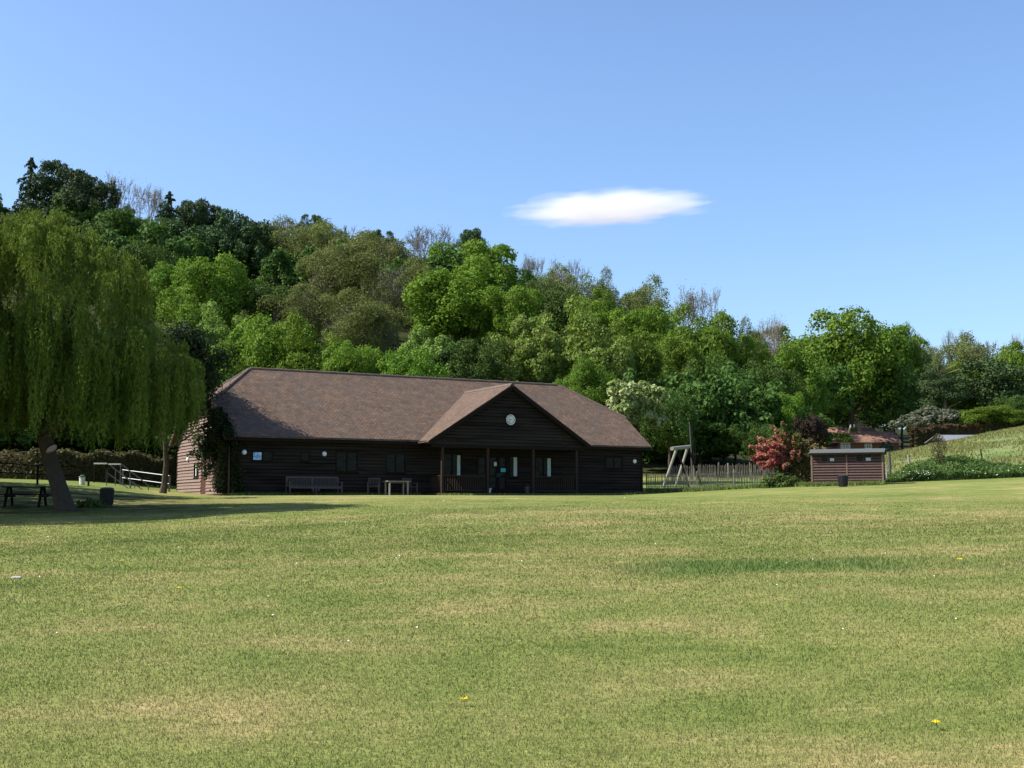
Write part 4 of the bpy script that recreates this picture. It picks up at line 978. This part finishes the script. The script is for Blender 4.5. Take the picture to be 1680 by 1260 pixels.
rail_fence([(P(200, 67.5), 67.5), (P(277, 66.), 66.)], 'grey metal two rail fence between the steps and the clubhouse end wall', .9, 'steel', (.85, .42), .028, 2.4)
def step_rail():
    Y0 = 63.; zg = gz(240, Y0)
    def pt(px, py, dY=0.): return Vector((P(px, Y0 + dY), Y0 + dY, hz(py, Y0 + dY)))
    o = Vector((P(205, Y0), Y0, gz(205, Y0))); root = empty('step_handrail', o, label='galvanised steel handrails of a stair going up the bank behind the willow', cat='handrail')
    def tb_(name, pts, r=.026, mt='steel'):
        mb = MB(); mb.tube([np.array(p - o) for p in pts], r, 7); mb.build(name, M[mt], root)
    tb_('top_rail', [pt(178, 763), pt(213, 790), pt(214, 804)]); tb_('lower_rail', [pt(173, 775), pt(212, 803)])
    tb_('top_rail', [pt(196, 761, 1.2), pt(237, 792, 1.2), pt(242, 797, 1.2), pt(243, 807, 1.2)]); tb_('lower_rail', [pt(194, 774, 1.2), pt(214, 790, 1.2), pt(235, 805, 1.2)])
    for a, b, dY in ((174, 770, 0), (188, 770, 0), (213, 789, 0), (212, 773, 1.2), (220, 792, 1.2), (196, 762, 1.2)):
        tb_('post', [pt(a, b, dY), pt(a, 806 if a > 205 else 797, dY)], .022)
    mb = MB(); a = pt(152, 760.5) - o; b = pt(173.5, 760.5) - o; mb.bar(a, b, .10, .07); mb.build('landing_rail', M['whitep'], root)  # white colour stands in for sun on the tops of both landing rails
    mb = MB(); a = pt(176, 761.5, .6) - o; b = pt(196, 761.5, .6) - o; mb.bar(a, b, .10, .07); mb.build('landing_rail', M['whitep'], root)
    for px in (153, 172): tb_('post', [pt(px, 762), pt(px, 792)], .03, 'darkwood')
    st = MB()
    for k in range(6):
        f = k / 5; a = pt(184 + 44 * f, 797 + 9 * f, .6) - o; st.box(a.x - .17, a.x + .17, a.y - .55, a.y + .55, a.z - .35, a.z - .05)
    st.build('stair_treads', M['brownwood'], root)
step_rail()
def picnic(px, Y, label):
    loc = Vector((P(px, Y), Y, gz(px, Y))); t = empty('picnic_table', loc, .15, label=label, cat='picnic table')
    mb = MB()
    for i in range(5): mb.box(-.8, .8, -.36 + i * .145, -.36 + i * .145 + .13, .70, .74)
    mb.build('tabletop', M['darkwood'], t)
    for s in (-1, 1): mb = MB(); mb.box(-.8, .8, s * .68 - .12, s * .68 + .12, .42, .46); mb.build('seat', M['darkwood'], t)
    for x in (-.6, .6):
        for s in (-1, 1): mb = MB(); mb.bar((x, s * .62, -.05), (x, s * .2, .70), .09, .045); mb.build('leg', M['darkwood'], t)
        mb = MB(); mb.bar((x + .03, -.78, .38), (x + .03, .78, .38), .04, .09); mb.build('crossbar', M['darkwood'], t)
picnic(42, 46, 'dark picnic table in the shade left of the willow trunk')
def bin_(px, Y, w, h, label, name='litter_bin', rz=0):
    loc = Vector((P(px, Y), Y, gz(px, Y))); t = empty(name, loc, rz, label=label, cat='bin', group='black bins')
    mb = MB(); mb.lathe([(0, -.03), (w * .42, -.03), (w * .44, .05), (w * .5, h * .9), (w * .5, h * .92)], 20); mb.build('body', M['black'], t, False)
    mb = MB(); mb.lathe([(w * .53, h * .90), (w * .53, h * .96), (w * .45, h), (w * .2, h * 1.03), (0, h * 1.03)], 20); mb.build('lid', M['black'], t)
    mb = MB()
    for k in range(16):
        a = k * math.pi / 8; mb.bar((w * .46 * math.cos(a), w * .46 * math.sin(a), .05), (w * .52 * math.cos(a), w * .52 * math.sin(a), h * .88), .03, .03)
    mb.build('ribs', M['black'], t)
bin_(175, 47, .48, .68, 'black litter bin in the shade right of the willow trunk')
bin_(1384, 66.6, .50, .62, 'black ribbed bin standing in front of the red brown shed')
loc = Vector((P(133.5, 61.5), 61.5, gz(133, 61.5))); t = empty('storage_tub', loc, .3, label='small white tub with a green lid behind the rail fence at left', cat='tub')
mb = MB(); mb.lathe([(0, 0), (.12, 0), (.15, .36), (.15, .38)], 14); mb.build('body', M['whitep'], t); mb = MB(); mb.lathe([(.17, .37), (.17, .43), (.1, .47), (0, .47)], 14); mb.build('lid', M['greenpl'], t)
shrub('fern_clump', 152, 45.5, 1.2, .7, .35, 'weed', 'low leafy clump at the foot of the willow trunk', 'plant', 500, .16, 9)

# ---------------------------------------------------------------- right side: swing frame, pole, paling fence, shed
def swing():
    Ya, Yb = 77.5, 80.5
    A_ = Vector((P(1104, Ya), Ya, hz(736, Ya))); B_ = Vector((P(1132, Yb), Yb, hz(733, Yb)))
    o = Vector((A_.x, A_.y, float(terrain(A_.x, A_.y)))); root = empty('swing_frame', o, label='pale timber swing frame with leaning legs right of the clubhouse', cat='swing')
    def lg(a, b, r, nm, mt='palewood'):
        mb = MB(); mb.tube([np.array(a - o), np.array(b - o)], r, 9); mb.build(nm, M[mt], root)
    d = (B_ - A_)
    lg(A_ - d * .02, B_ + d * .02, .125, 'beam')
    for f, pxl, pyl, pxr in ((.25, 1087, 803, 1131), (.9, 1108, 800, 1152)):
        h = A_ + d * f; h.z -= .08
        zl = float(terrain(P(pxl, h.y), h.y)); L = Vector((P(pxl, h.y - .2), h.y - .2, zl - .1)); Rr = Vector((P(pxr, h.y + .8), h.y + .8, float(terrain(P(pxr, h.y), h.y)) - .1))
        lg(h + Vector((-.02, -.05, 0)), L, .085, 'leg'); lg(h + Vector((.08, .05, 0)), Rr, .06, 'leg', 'darkwood')  # right legs take dark timber: their shade is put into the colour
swing()
Y0 = 88.; o = Vector((P(1136, Y0), Y0, gz(1136, Y0))); po = empty('pole', o, label='tall thin grey pole standing behind the swing frame', cat='pole')
mb = MB(); H = hz(692, Y0) - o.z; mb.tube([[0, 0, -.3], [-.02, 0, H * .5], [-.12, 0, H]], [.065, .055, .045], 8); mb.build('shaft', M['greywood'], po)
mb = MB(); mb.tube([[-.1, 0, H - .1], [.14, .1, H * .55], [.12, .2, .5]], .005, 4); mb.tube([[-.1, 0, H - .1], [.28, .1, H * .55], [.22, .2, .5]], .005, 4); mb.build('wires', M['steel'], po)
def paling(pts, label, h=1.05, seed=0, gap=.105):
    rg = random.Random(seed); pts = [Vector((x, y, 0)) for x, y in pts]; o = Vector((pts[0].x, pts[0].y, float(terrain(pts[0].x, pts[0].y)))); root = empty('paling_fence', o, label=label, cat='fence')
    pl = MB(); wr = MB(); nposts = 0; prev = None
    for a, b in zip(pts, pts[1:]):
        L = (b - a).length; n = int(L / gap)
        for i in range(n):
            p = a.lerp(b, i / n); z = float(terrain(p.x, p.y)) - o.z; q = p - o; x = q.x + rg.uniform(-.015, .015); hh = h * rg.uniform(.9, 1.06); ln = rg.uniform(-.05, .05); w = rg.uniform(.019, .031)
            y = q.y
            pl.hexa([(x - w, y - .01, z + .03), (x + w, y - .01, z + .03), (x + w, y + .012, z + .03), (x - w, y + .012, z + .03), (x - w * .6 + ln, y - .008, z + hh), (x + w * .6 + ln, y - .008, z + hh), (x + w * .6 + ln, y + .01, z + hh), (x - w * .6 + ln, y + .01, z + hh)])
            cur = np.array([q.x, y + .02, z])
            if prev is not None:
                for hw in (.3, .85): wr.bar(prev + [0, 0, hw * h], cur + [0, 0, hw * h], .012, .03)
            prev = cur
        m = max(1, int(L / 2.1))
        for i in range(m + 1):
            if i == m and b is not pts[-1]: continue
            p = a.lerp(b, i / m); z = float(terrain(p.x, p.y)) - o.z; q = p - o; mb = MB(); mb.tube([[q.x, q.y + .07, z - .2], [q.x + rg.uniform(-.05, .05), q.y + .07, z + h * 1.12]], [.036, .03], 7); mb.build('post', M['paling'], root)
    pl.build('pales', M['paling'], root); wr.build('wires', M['greywood'], root)
paling([(P(1062, 74.5), 74.5), (P(1145, 72.5), 72.5), (P(1205, 73.), 73.), (P(1278, 73.5), 73.5)], 'near run of pale chestnut paling fence between clubhouse and hawthorn', 1.05, 1)
paling([(P(1098, 86), 86), (P(1180, 88), 88), (P(1285, 87), 87)], 'far run of the paling fence behind the near one', 1.1, 2)
o = Vector((P(1196, 89), 89, gz(1196, 89))); 
mb = MB(); mb.tube([[0, 0, -.3], [-.02, 0, hz(760, 89) - o.z]], .07, 7); s = mb.build('fence_stake', M['palewood']); s.location = o; tag(s, 'single pale stake rising above the far paling fence', 'post')
loc = Vector((P(1281, 72.4), 72.4, gz(1281, 72.4))); t = empty('table', loc, .1, label='small grey topped table at the right end of the paling fence', cat='table')
mb = MB(); mb.box(-.43, .43, -.3, .3, .78, .82); mb.build('tabletop', M['felt'], t); mb = MB(); mb.box(-.34, -.1, -.2, .2, .38, .76); mb.build('drawer', M['brick'], t)
for x in (-.36, .36):
    for y in (-.24, .24): mb = MB(); mb.box(x - .03, x + .03, y - .03, y + .03, -.02, .78); mb.build('leg', M['darkwood'], t)
# shed
def shed():
    Yc = 69.; X = P(1391, Yc); z = gz(1391, Yc); zmin = min(gz(1336, Yc), gz(1447, 68))
    root = empty('shed', (X, Yc, z + .02), -R_(20), label='red brown boarded shed with a grey felt roof at the lawn edge', cat='shed')
    w, d, h = 1.92, 1.9, 1.80
    holes = [(-1.42, -.60, 1.30, 1.72), (.48, 1.38, 1.30, 1.72)]
    boards(lambda q: minus(-w + .04, -.04, holes, q) + minus(.04, w - .04, holes, q), -.02, h, I4, .15, .045, .74).build('wall', M['shed'], root)
    mb = boards(lambda q: [(.04, d - .02)], -.02, h, Matrix.Translation((w, 0, 0)) @ Matrix.Rotation(math.pi / 2, 4, 'Z'), .145, .03); mb.build('wall', M['shed'], root)
    mb = boards(lambda q: [(-d + .02, -.04)], -.02, h, Matrix.Translation((-w, 0, 0)) @ Matrix.Rotation(-math.pi / 2, 4, 'Z'), .145, .03); mb.build('wall', M['shed'], root)
    mb = MB(); mb.box(-w + .02, w - .02, d - .05, d, -.2, h); mb.box(-w + .02, w - .02, .35, .37, 0, h)
    for a, b in ((-w + .04, -1.44), (-.58, .46), (1.40, w - .04)): mb.box(a, b, .004, .02, -.03, h - .01)
    mb.box(-1.44, -.58, .004, .02, -.03, 1.29); mb.box(.46, 1.40, .004, .02, -.03, 1.29); mb.box(-w + .02, w - .02, .02, d - .05, -.35, -.03); mb.build('inner_wall', M['interior'], root)
    mb = MB()
    for x in (-w, w): mb.box(x - .045, x + .045, -.05, .04, -.03, h)
    mb.box(-.035, .035, -.045, 0, -.03, h); mb.build('corner_trim', M['shedtrim'], root)
    for a, b, c, e in holes:
        fr = MB(); fr.box(a, a + .05, -.045, .02, c, e); fr.box(b - .05, b, -.045, .02, c, e); fr.box(a + .05, b - .05, -.045, .02, c, c + .04); fr.box(a + .05, b - .05, -.045, .02, e - .04, e); m = (a + b) / 2; fr.box(m - .025, m + .025, -.043, .018, c + .04, e - .04)
        f = fr.build('window', M['shed'], root); g = MB(); g.box(a + .05, b - .05, -.005, .003, c + .04, e - .04); g.build('glass', M['glass'], f)
        cu = MB(); cu.box(m + .10, b - .08, -.018, -.008, c + .05, c + .22); cu.build('curtain', M['cream'], f)
    rs = .27
    mb = MB(); mb.slab([(-w - .12, -.22, h - .0), (w + .12, -.22, h - .0), (w + .12, d / 2, h + rs), (-w - .12, d / 2, h + rs)], .05)
    mb.slab([(w + .12, d + .15, h - .0), (-w - .12, d + .15, h - .0), (-w - .12, d / 2, h + rs), (w + .12, d / 2, h + rs)], .05)
    rf = mb.build('roof', M['felt'], root); mb = MB(); mb.box(-w - .1, w + .1, -.245, -.222, h - .09, h + .01); mb.build('fascia', M['darkwood'], rf)
    mb = MB()
    for x in (-w, w): mb.slab([(x - .01, .02, h), (x + .01, .02, h), (x + .01, d / 2, h + rs - .07), (x - .01, d / 2, h + rs - .07)], .02); mb.add([(x, .02, h - .02), (x, d - .02, h - .02), (x, d / 2, h + rs - .06)], T=[[0, 1, 2]])
    mb.build('gable', M['shed'], root)
shed()
def post(px, Y, py0, lean, mt, label, r=.055):
    X = P(px, Y); z = float(terrain(X, Y)); H = hz(py0, Y) - z
    mb = MB(); mb.tube([[0, 0, -.3], [lean * .5 + .01, 0, H * .5], [lean, 0, H]], [r, r * .95, r * .85], 8); o = mb.build('fence_post', M[mt]); o.location = (X, Y, z)
    tag(o, label, 'post', 'posts along the meadow edge')
post(1462, 80, 742, -.03, 'greywood', 'brown upright post just right of the shed roof corner', .09); post(1494, 81, 747, -.06, 'palewood', 'pale grey upright post second right of the shed', .08)
post(1456, 74, 763, .0, 'palewood', 'short pale yellowish stake close to the right shed wall', .05); post(1587, 78, 749, -.18, 'darkwood', 'short dark stake leaning left in the rough strip', .05)
post(1617, 79, 737, -.2, 'darkwood', 'tall thin dark stake leaning left in the rough strip', .05); post(1650, 81, 753, .04, 'greywood', 'half hidden grey post in the rough strip near the right edge', .05)
# rough vegetation strip
rng = np.random.default_rng(44); n = 56000
tx = rng.uniform(1452, 1960, n); Y = 71.3 + 8.0 * rng.random(n) ** 1.1; Y += np.clip((tx - 1480) / 200, -.6, 1.5)
X = (tx - 840) / 2030 * Y; hh = (.30 + .85 * np.exp(-((tx - 1560) / 70) ** 2) * np.clip((Y - 71.5) / 3, .2, 1) + .25 * np.abs(np.sin(X * 2.1) * np.sin(Y * 1.7))) * np.clip((tx - 1440) / 50, .25, 1) * np.clip((80.5 - Y) / 4, .3, 1)
zz = rng.random(n) ** .5; Pp = np.stack([X, Y, terrain(X, Y) + zz * hh], 1)
V, Q = leaves(rng, Pp, np.stack([rng.normal(0, .6, n), rng.normal(-.3, .6, n), np.full(n, .6)], 1), .20, .09); tag(mk('rough_vegetation', V, [Q], M['weed']), 'tall weeds and nettles between the lawn and the meadow', None, None, 'stuff')
n = 230; tx = np.concatenate([rng.normal(1508, 16, 180), rng.uniform(1470, 1690, 50)]); Y = rng.uniform(71.2, 73.5, n); X = (tx - 840) / 2030 * Y
V, Q = leaves(rng, np.stack([X, Y, terrain(X, Y) + rng.uniform(.15, .6, n)], 1), np.tile([0, -.3, 1.], (n, 1)), .07, .06); tag(mk('white_wildflowers', V, [Q], M['daisy']), 'white flowering weeds along the lawn edge', None, None, 'stuff')
n = 90000; tx = rng.uniform(1440, 2080, n); Y = 78 + 84 * rng.random(n) ** .8; X = (tx - 840) / 2030 * Y
cl = vnoise(X * .35, Y * .35, 4); kk = cl + .25 * rng.random(n) > .58; X, Y, cl = X[kk], Y[kk], cl[kk]; n = len(X); H = rng.uniform(.10, .34, n) * (.4 + cl); a = rng.uniform(0, 6.28, n); w = rng.uniform(.03, .07, n); B = np.stack([X, Y, terrain(X, Y) - .02], 1)
u = np.stack([np.cos(a) * w, np.sin(a) * w, 0 * a], 1); Tp = B + np.stack([rng.normal(0, .5, n) * H, rng.normal(0, .5, n) * H, H], 1)
tag(mk('meadow_grass', np.stack([B - u, B + u, Tp], 1).reshape(-1, 3), [np.arange(3 * n).reshape(-1, 3)], M['blade'], attr={'tone': np.repeat(rng.uniform(.25, .85, n), 3), 'lush': np.full(3 * n, .15)}), 'rough pasture grass on the rising meadow at right', None, None, 'stuff')
# low longer grass fringes on the lawn edge and before the clubhouse
def fringe(pts, n, h, seed, name='grass_fringe'):
    rng = np.random.default_rng(seed); pts = np.array(pts, float); k = rng.random(n); X = np.interp(k, np.linspace(0, 1, len(pts)), pts[:, 0]); Y = np.interp(k, np.linspace(0, 1, len(pts)), pts[:, 1]) + rng.normal(0, .25, n)
    Z = terrain(X, Y) - .02; H = h * rng.uniform(.4, 1.2, n); a = rng.uniform(0, 6.28, n); w = rng.uniform(.015, .04, n)
    B = np.stack([X, Y, Z], 1); u = np.stack([np.cos(a) * w, np.sin(a) * w, 0 * a], 1); Tp = B + np.stack([rng.normal(0, .4, n) * H, rng.normal(0, .4, n) * H, H], 1)
    tag(mk(name, np.stack([B - u, B + u, Tp], 1).reshape(-1, 3), [np.arange(3 * n).reshape(-1, 3)], M['blade'], attr={'tone': np.repeat(rng.random(n), 3), 'lush': np.full(3 * n, .8)}), 'longer unmown grass at the foot of walls and fences', None, None, 'stuff')
def wl_(x, y): l, r = place(x, y, 0); return (l.x, l.y)
fringe([wl_(-.2, -.45), wl_(10, -.45)], 5000, .16, 1); fringe([wl_(10.3, -2.0), wl_(19.5, -2.0), wl_(L_, -.5)], 6000, .14, 2)
fringe([(P(1062, 74), 74), (P(1145, 72.2), 72.2), (P(1278, 73), 73), (P(1335, 69.5), 69.5), (P(1450, 67.5), 67.5)], 9000, .28, 3)

# ---------------------------------------------------------------- cottage and barn roof beyond the meadow
def cottage():
    Y0 = 190.; X = P(1432, Y0); zg = EYE + 6.6; s = Y0 / 2030
    root = empty('cottage', (X, Y0, zg), .10, label='brick and tile hung cottage with a red roof and two chimneys beyond the meadow', cat='building')
    E = hz(724.5, Y0) - zg; Rg = hz(706, Y0) - zg; x0, x1 = -59 * s, 50 * s; D = 5.6
    mb = MB(); mb.box(x0 + .3, x1 - .25, .0, D, -1, E); mb.build('wall', M['brick'], root)
    mb = MB(); mb.add([(x1 - .25, 0, E - .01), (x1 - .25, D, E - .01), (x1 - .25, D / 2, Rg - .1)], T=[[0, 1, 2]]); mb.build('gable', M['brick'], root)
    mb = MB(); mb.slab([(x0 - .1, -.4, E - .1), (x1 + .1, -.4, E - .1), (x1 + .1, D / 2, Rg), (x0 + 3.0, D / 2, Rg)], .12)
    mb.slab([(x1 + .1, D + .4, E - .1), (x0 - .1, D + .4, E - .1), (x0 + 3., D / 2, Rg), (x1 + .1, D / 2, Rg)], .12)
    mb.slab([(x0 - .1, D + .4, E - .1), (x0 - .1, -.4, E - .1), (x0 + 3., D / 2, Rg)], .12)
    V = np.concatenate(mb.v); rf = mb.build('roof', M['cottageroof'], root, attr={'run': V[:, 0]})
    # rear wing roof, a little higher
    R2 = hz(700.5, Y0 + 5) - zg; mb = MB(); a, b = -52 * s, 34 * s
    mb.slab([(a, D - 1.2, Rg - .6), (b, D - 1.2, Rg - .6), (b, D + 1.2, R2), (a + .4, D + 1.2, R2)], .12); mb.slab([(b, D + 4, E), (a, D + 4, E), (a + .4, D + 1.2, R2), (b, D + 1.2, R2)], .12)
    V = np.concatenate(mb.v); mb.build('roof', M['cottageroof'], root, attr={'run': V[:, 0]})
    mb = MB(); mb.box(a + .3, b - .3, D, D + 3.6, -1, E + .2); mb.build('wall', M['brick'], root)
    rg = np.random.default_rng(2); n = 900; Pm = np.stack([rg.uniform(x0 - .2, x0 + 2.6, n), rg.uniform(-.4, 1.9, n), np.zeros(n)], 1); Pm[:, 2] = E - .1 + (Pm[:, 1] + .4) / (D / 2 + .4) * (Rg - E + .1) + rg.uniform(0, .3, n)
    Vm, Q = leaves(rg, Pm, np.tile([0, -.4, 1.], (n, 1)), .32, .25); mk('roof_moss', Vm, [Q], M['moss'], rf)
    c1 = (-12 * s, -4 * s); zt = hz(693, Y0) - zg
    mb = MB(); mb.box(c1[0], c1[1], D / 2 - .1, D / 2 + .8, Rg - 1.2, zt); mb.box(c1[0] - .08, c1[1] + .08, D / 2 - .18, D / 2 + .88, zt, zt + .15); ch = mb.build('chimney', M['chimney'], rf)
    for x in (c1[0] + .2, c1[1] - .2): mb = MB(); mb.lathe([(.12, zt + .15), (.10, zt + .5), (.13, zt + .55), (0, zt + .55)], 10, loc=(x, D / 2 + .35, 0)); mb.build('chimney_pot', M['brick'], ch)
    c2 = (-27 * s, -16 * s); zt = hz(701, Y0) - zg
    mb = MB(); mb.box(c2[0], c2[1], D / 2 - .9, D / 2 - .1, Rg - 1.6, zt); ch = mb.build('chimney', M['chimney'], rf)
    for x in (c2[0] + .2, c2[1] - .25): mb = MB(); mb.lathe([(.13, zt), (.13, zt + .55), (.2, zt + .6), (0, zt + .62)], 10, loc=(x, D / 2 - .5, 0)); mb.build('chimney_pot', M['whitep'], ch)
    n = 120; Vm, Q = leaves(rg, np.stack([rg.uniform(c2[0], c2[1], n), np.full(n, D / 2 - .95), rg.uniform(zt - .5, zt + .1, n)], 1), np.tile([0, -1., .4], (n, 1)), .3, .2); mk('chimney_ivy', Vm, [Q], M['weed'], ch)
    for a, b, t0, t1, pn in ((-52, -36, 727, 736, 3), (-11, 1, 724.5, 736, 2), (26, 31, 724.5, 734, 1)):
        a *= s; b *= s; z1 = hz(t0, Y0) - zg; z0 = hz(t1, Y0) - zg; mb = MB(); mb.box(a, a + .1, -.06, .02, z0, z1); mb.box(b - .1, b, -.06, .02, z0, z1); mb.box(a + .1, b - .1, -.06, .02, z0, z0 + .1); mb.box(a + .1, b - .1, -.06, .02, z1 - .1, z1)
        for k in range(1, pn * 2): x = a + (b - a) * k / (pn * 2); mb.box(x - .045, x + .045, -.055, .015, z0 + .1, z1 - .1)
        mb.box(a + .1, b - .1, -.05, .01, (z0 + z1) / 2 - .04, (z0 + z1) / 2 + .04)
        w = mb.build('window', M['whitep'], root); g = MB(); g.box(a + .1, b - .1, -.02, -.012, z0 + .1, z1 - .1); g.build('glass', M['glass'], w)
    mb = MB(); z1 = hz(718, Y0) - zg; z0 = z1 - 1.; mb.box(x1 - .24, x1 - .18, D / 2 - .6, D / 2 + .6, z0, z1); mb.build('window', M['whitep'], root)
cottage()
def barn():
    Y0 = 158.; xa, xb = P(1545, Y0), P(1650, Y0); za, zt = hz(722.5, Y0), hz(713.5, Y0 + 3)
    root = empty('barn', ((xa + xb) / 2, Y0, za - 2.4), 0, label='low building with a grey sheet roof half hidden behind the meadow crest', cat='building'); hw = (xb - xa) / 2
    mb = MB(); mb.box(-hw + .3, hw - .3, .2, 5.6, -1, 2.3); mb.build('wall', M['brownwood'], root)
    mb = MB(); mb.slab([(-hw, 0, 2.4), (hw, 0, 2.4), (hw, 2.9, 2.4 + zt - za), (-hw + .5, 2.9, 2.4 + zt - za)], .08); mb.slab([(hw, 5.8, 2.4), (-hw, 5.8, 2.4), (-hw + .5, 2.9, 2.4 + zt - za), (hw, 2.9, 2.4 + zt - za)], .08); mb.build('roof', M['tin'], root)
barn()

# ---------------------------------------------------------------- small things on the lawn
def dandelion(px, py, label, s=1.):
    Ys_ = np.linspace(6, 60, 3000); zz = terrain(P(px, Ys_), Ys_); Y = float(Ys_[np.argmin(np.abs(HY - (zz - EYE) / Ys_ * 2030 - py))]); X = P(px, Y)
    o = empty('dandelion', (X, Y, float(terrain(X, Y))), label=label, cat='flower', group='dandelions on the lawn')
    mb = MB(); mb.tube([[0, 0, -.01], [.004, 0, .05 * s]], .003, 5); mb.build('stem', M['stem'], o)
    rg = np.random.default_rng(px); n = 46; a = rg.uniform(0, 6.28, n); r = .022 * s * rg.random(n) ** .5; Pn = np.stack([r * np.cos(a), r * np.sin(a), .052 * s + rg.uniform(0, .006, n)], 1)
    V, Q = leaves(rg, Pn, np.stack([np.cos(a) * .5, np.sin(a) * .5, np.ones(n)], 1), .018 * s, .007 * s, along=np.stack([np.cos(a), np.sin(a), .3 + 0 * a], 1)); mk('petals', V, [Q], M['yellow'], o)
dandelion(763, 1153, 'yellow dandelion low in the middle of the lawn', 1.1); dandelion(1524, 1191, 'yellow dandelion near the lower right corner of the lawn', 1.1)
dandelion(1572, 925, 'yellow dandelion in the greener grass patch at right', 1.7); dandelion(203, 927, 'yellow dandelion on the left lawn below the shadow edge', 1.8); dandelion(298, 970, 'small yellow dandelion left of centre on the lawn', 1.3)
n = 90; rng = np.random.default_rng(66); D = np.exp(rng.uniform(math.log(9), math.log(58), n)); a = rng.uniform(-.42, .42, n); X = D * np.sin(a); Y = D * np.cos(a)
k = rng.random(n) < .28 + .5 * (np.abs(Y - 19.6) < 2.5); X, Y = X[k], Y[k]; n = len(X); r = .006 + .00035 * np.hypot(X, Y)
V, Q = leaves(rng, np.stack([X, Y, terrain(X, Y) + .04], 1), np.tile([0, -.6, 1.], (n, 1)), r * 2, r * 2, jitter=.2); tag(mk('daisies', V, [Q], M['daisy']), 'tiny white daisies dotted over the lawn', None, None, 'stuff')
Yc = 15.2; zc = float(terrain(P(32, Yc), Yc)); Ys_ = np.linspace(6, 40, 3000); zz = terrain(P(32, Ys_), Ys_); Yc = float(Ys_[np.argmin(np.abs(HY - (zz - EYE) / Ys_ * 2030 - 948))])
mb = MB(); mb.hexa([(-.09, -.02, 0), (.08, -.03, 0), (.09, .02, 0), (-.06, .03, 0), (-.08, -.015, .01), (.07, -.025, .022), (.08, .02, .015), (-.05, .025, .008)]); o = mb.build('paper_scrap', M['whitep']); o.location = (P(32, Yc), Yc, float(terrain(P(32, Yc), Yc)) + .02)
tag(o, 'small white scrap lying on the lawn at far left', 'litter')

# ---------------------------------------------------------------- cloud
mc = bpy.data.materials.new('cloud_vapour'); mc.use_nodes = True; nt = mc.node_tree; nt.nodes.clear(); out = nt.nodes.new('ShaderNodeOutputMaterial')
pv = nt.nodes.new('ShaderNodeVolumePrincipled'); pv.inputs['Color'].default_value = (.99, .965, .965, 1); pv.inputs['Anisotropy'].default_value = .0
tc = nt.nodes.new('ShaderNodeTexCoord'); mp = nt.nodes.new('ShaderNodeMapping'); mp.inputs['Scale'].default_value = (1 / 262, 1 / 170, 1 / 30)
sh = nt.nodes.new('ShaderNodeSeparateXYZ'); nt.links.new(tc.outputs['Object'], sh.inputs[0])
def ma(op, a, b=0.):
    x = nt.nodes.new('ShaderNodeMath'); x.operation = op
    for i, v in enumerate((a, b)):
        if hasattr(v, 'node'): nt.links.new(v, x.inputs[i])
        else: x.inputs[i].default_value = v
    return x.outputs[0]
zz_ = ma('SUBTRACT', sh.outputs[2], ma('MULTIPLY', sh.outputs[0], .045)); cb = nt.nodes.new('ShaderNodeCombineXYZ'); nt.links.new(sh.outputs[0], cb.inputs[0]); nt.links.new(sh.outputs[1], cb.inputs[1]); nt.links.new(zz_, cb.inputs[2]); nt.links.new(cb.outputs[0], mp.inputs[0])
ln = nt.nodes.new('ShaderNodeVectorMath'); ln.operation = 'LENGTH'; nt.links.new(mp.outputs[0], ln.inputs[0])
nz = nt.nodes.new('ShaderNodeTexNoise'); nz.inputs['Scale'].default_value = 2.2; nz.inputs['Detail'].default_value = 4; nt.links.new(mp.outputs[0], nz.inputs['Vector'])
f = ma('SUBTRACT', ma('ADD', 1.0, ma('MULTIPLY', ma('SUBTRACT', nz.outputs[0], .55), 1.1)), ln.outputs['Value'])
nt.links.new(ma('MULTIPLY', ma('MINIMUM', ma('MAXIMUM', f, 0.), 0.5), .04), pv.inputs['Density']); nt.links.new(pv.outputs[0], out.inputs['Volume'])
M['cloud'] = mc
Yd = 3000.; nu, nv = 64, 32; u = np.linspace(0, 2 * np.pi, nu, endpoint=False); v = np.linspace(-np.pi / 2, np.pi / 2, nv)
UU, VV = np.meshgrid(u, v, indexing='ij'); X = 270 * np.cos(VV) * np.cos(UU); Yy = 170 * np.cos(VV) * np.sin(UU); Z = 50 * np.sin(VV) + X * .045
i = np.arange(nu)[:, None] * nv; i2 = ((np.arange(nu) + 1) % nu)[:, None] * nv; j = np.arange(nv - 1)[None]
o = mk('cloud', np.stack([X, Yy, Z], -1), [np.stack([i + j, i2 + j, i2 + j + 1, i + j + 1], -1).reshape(-1, 4)], M['cloud'], smooth=True)
o.location = (P(1003, Yd), Yd, hz(333, Yd)); tag(o, 'single thin white lens shaped cloud in the blue sky', 'cloud')
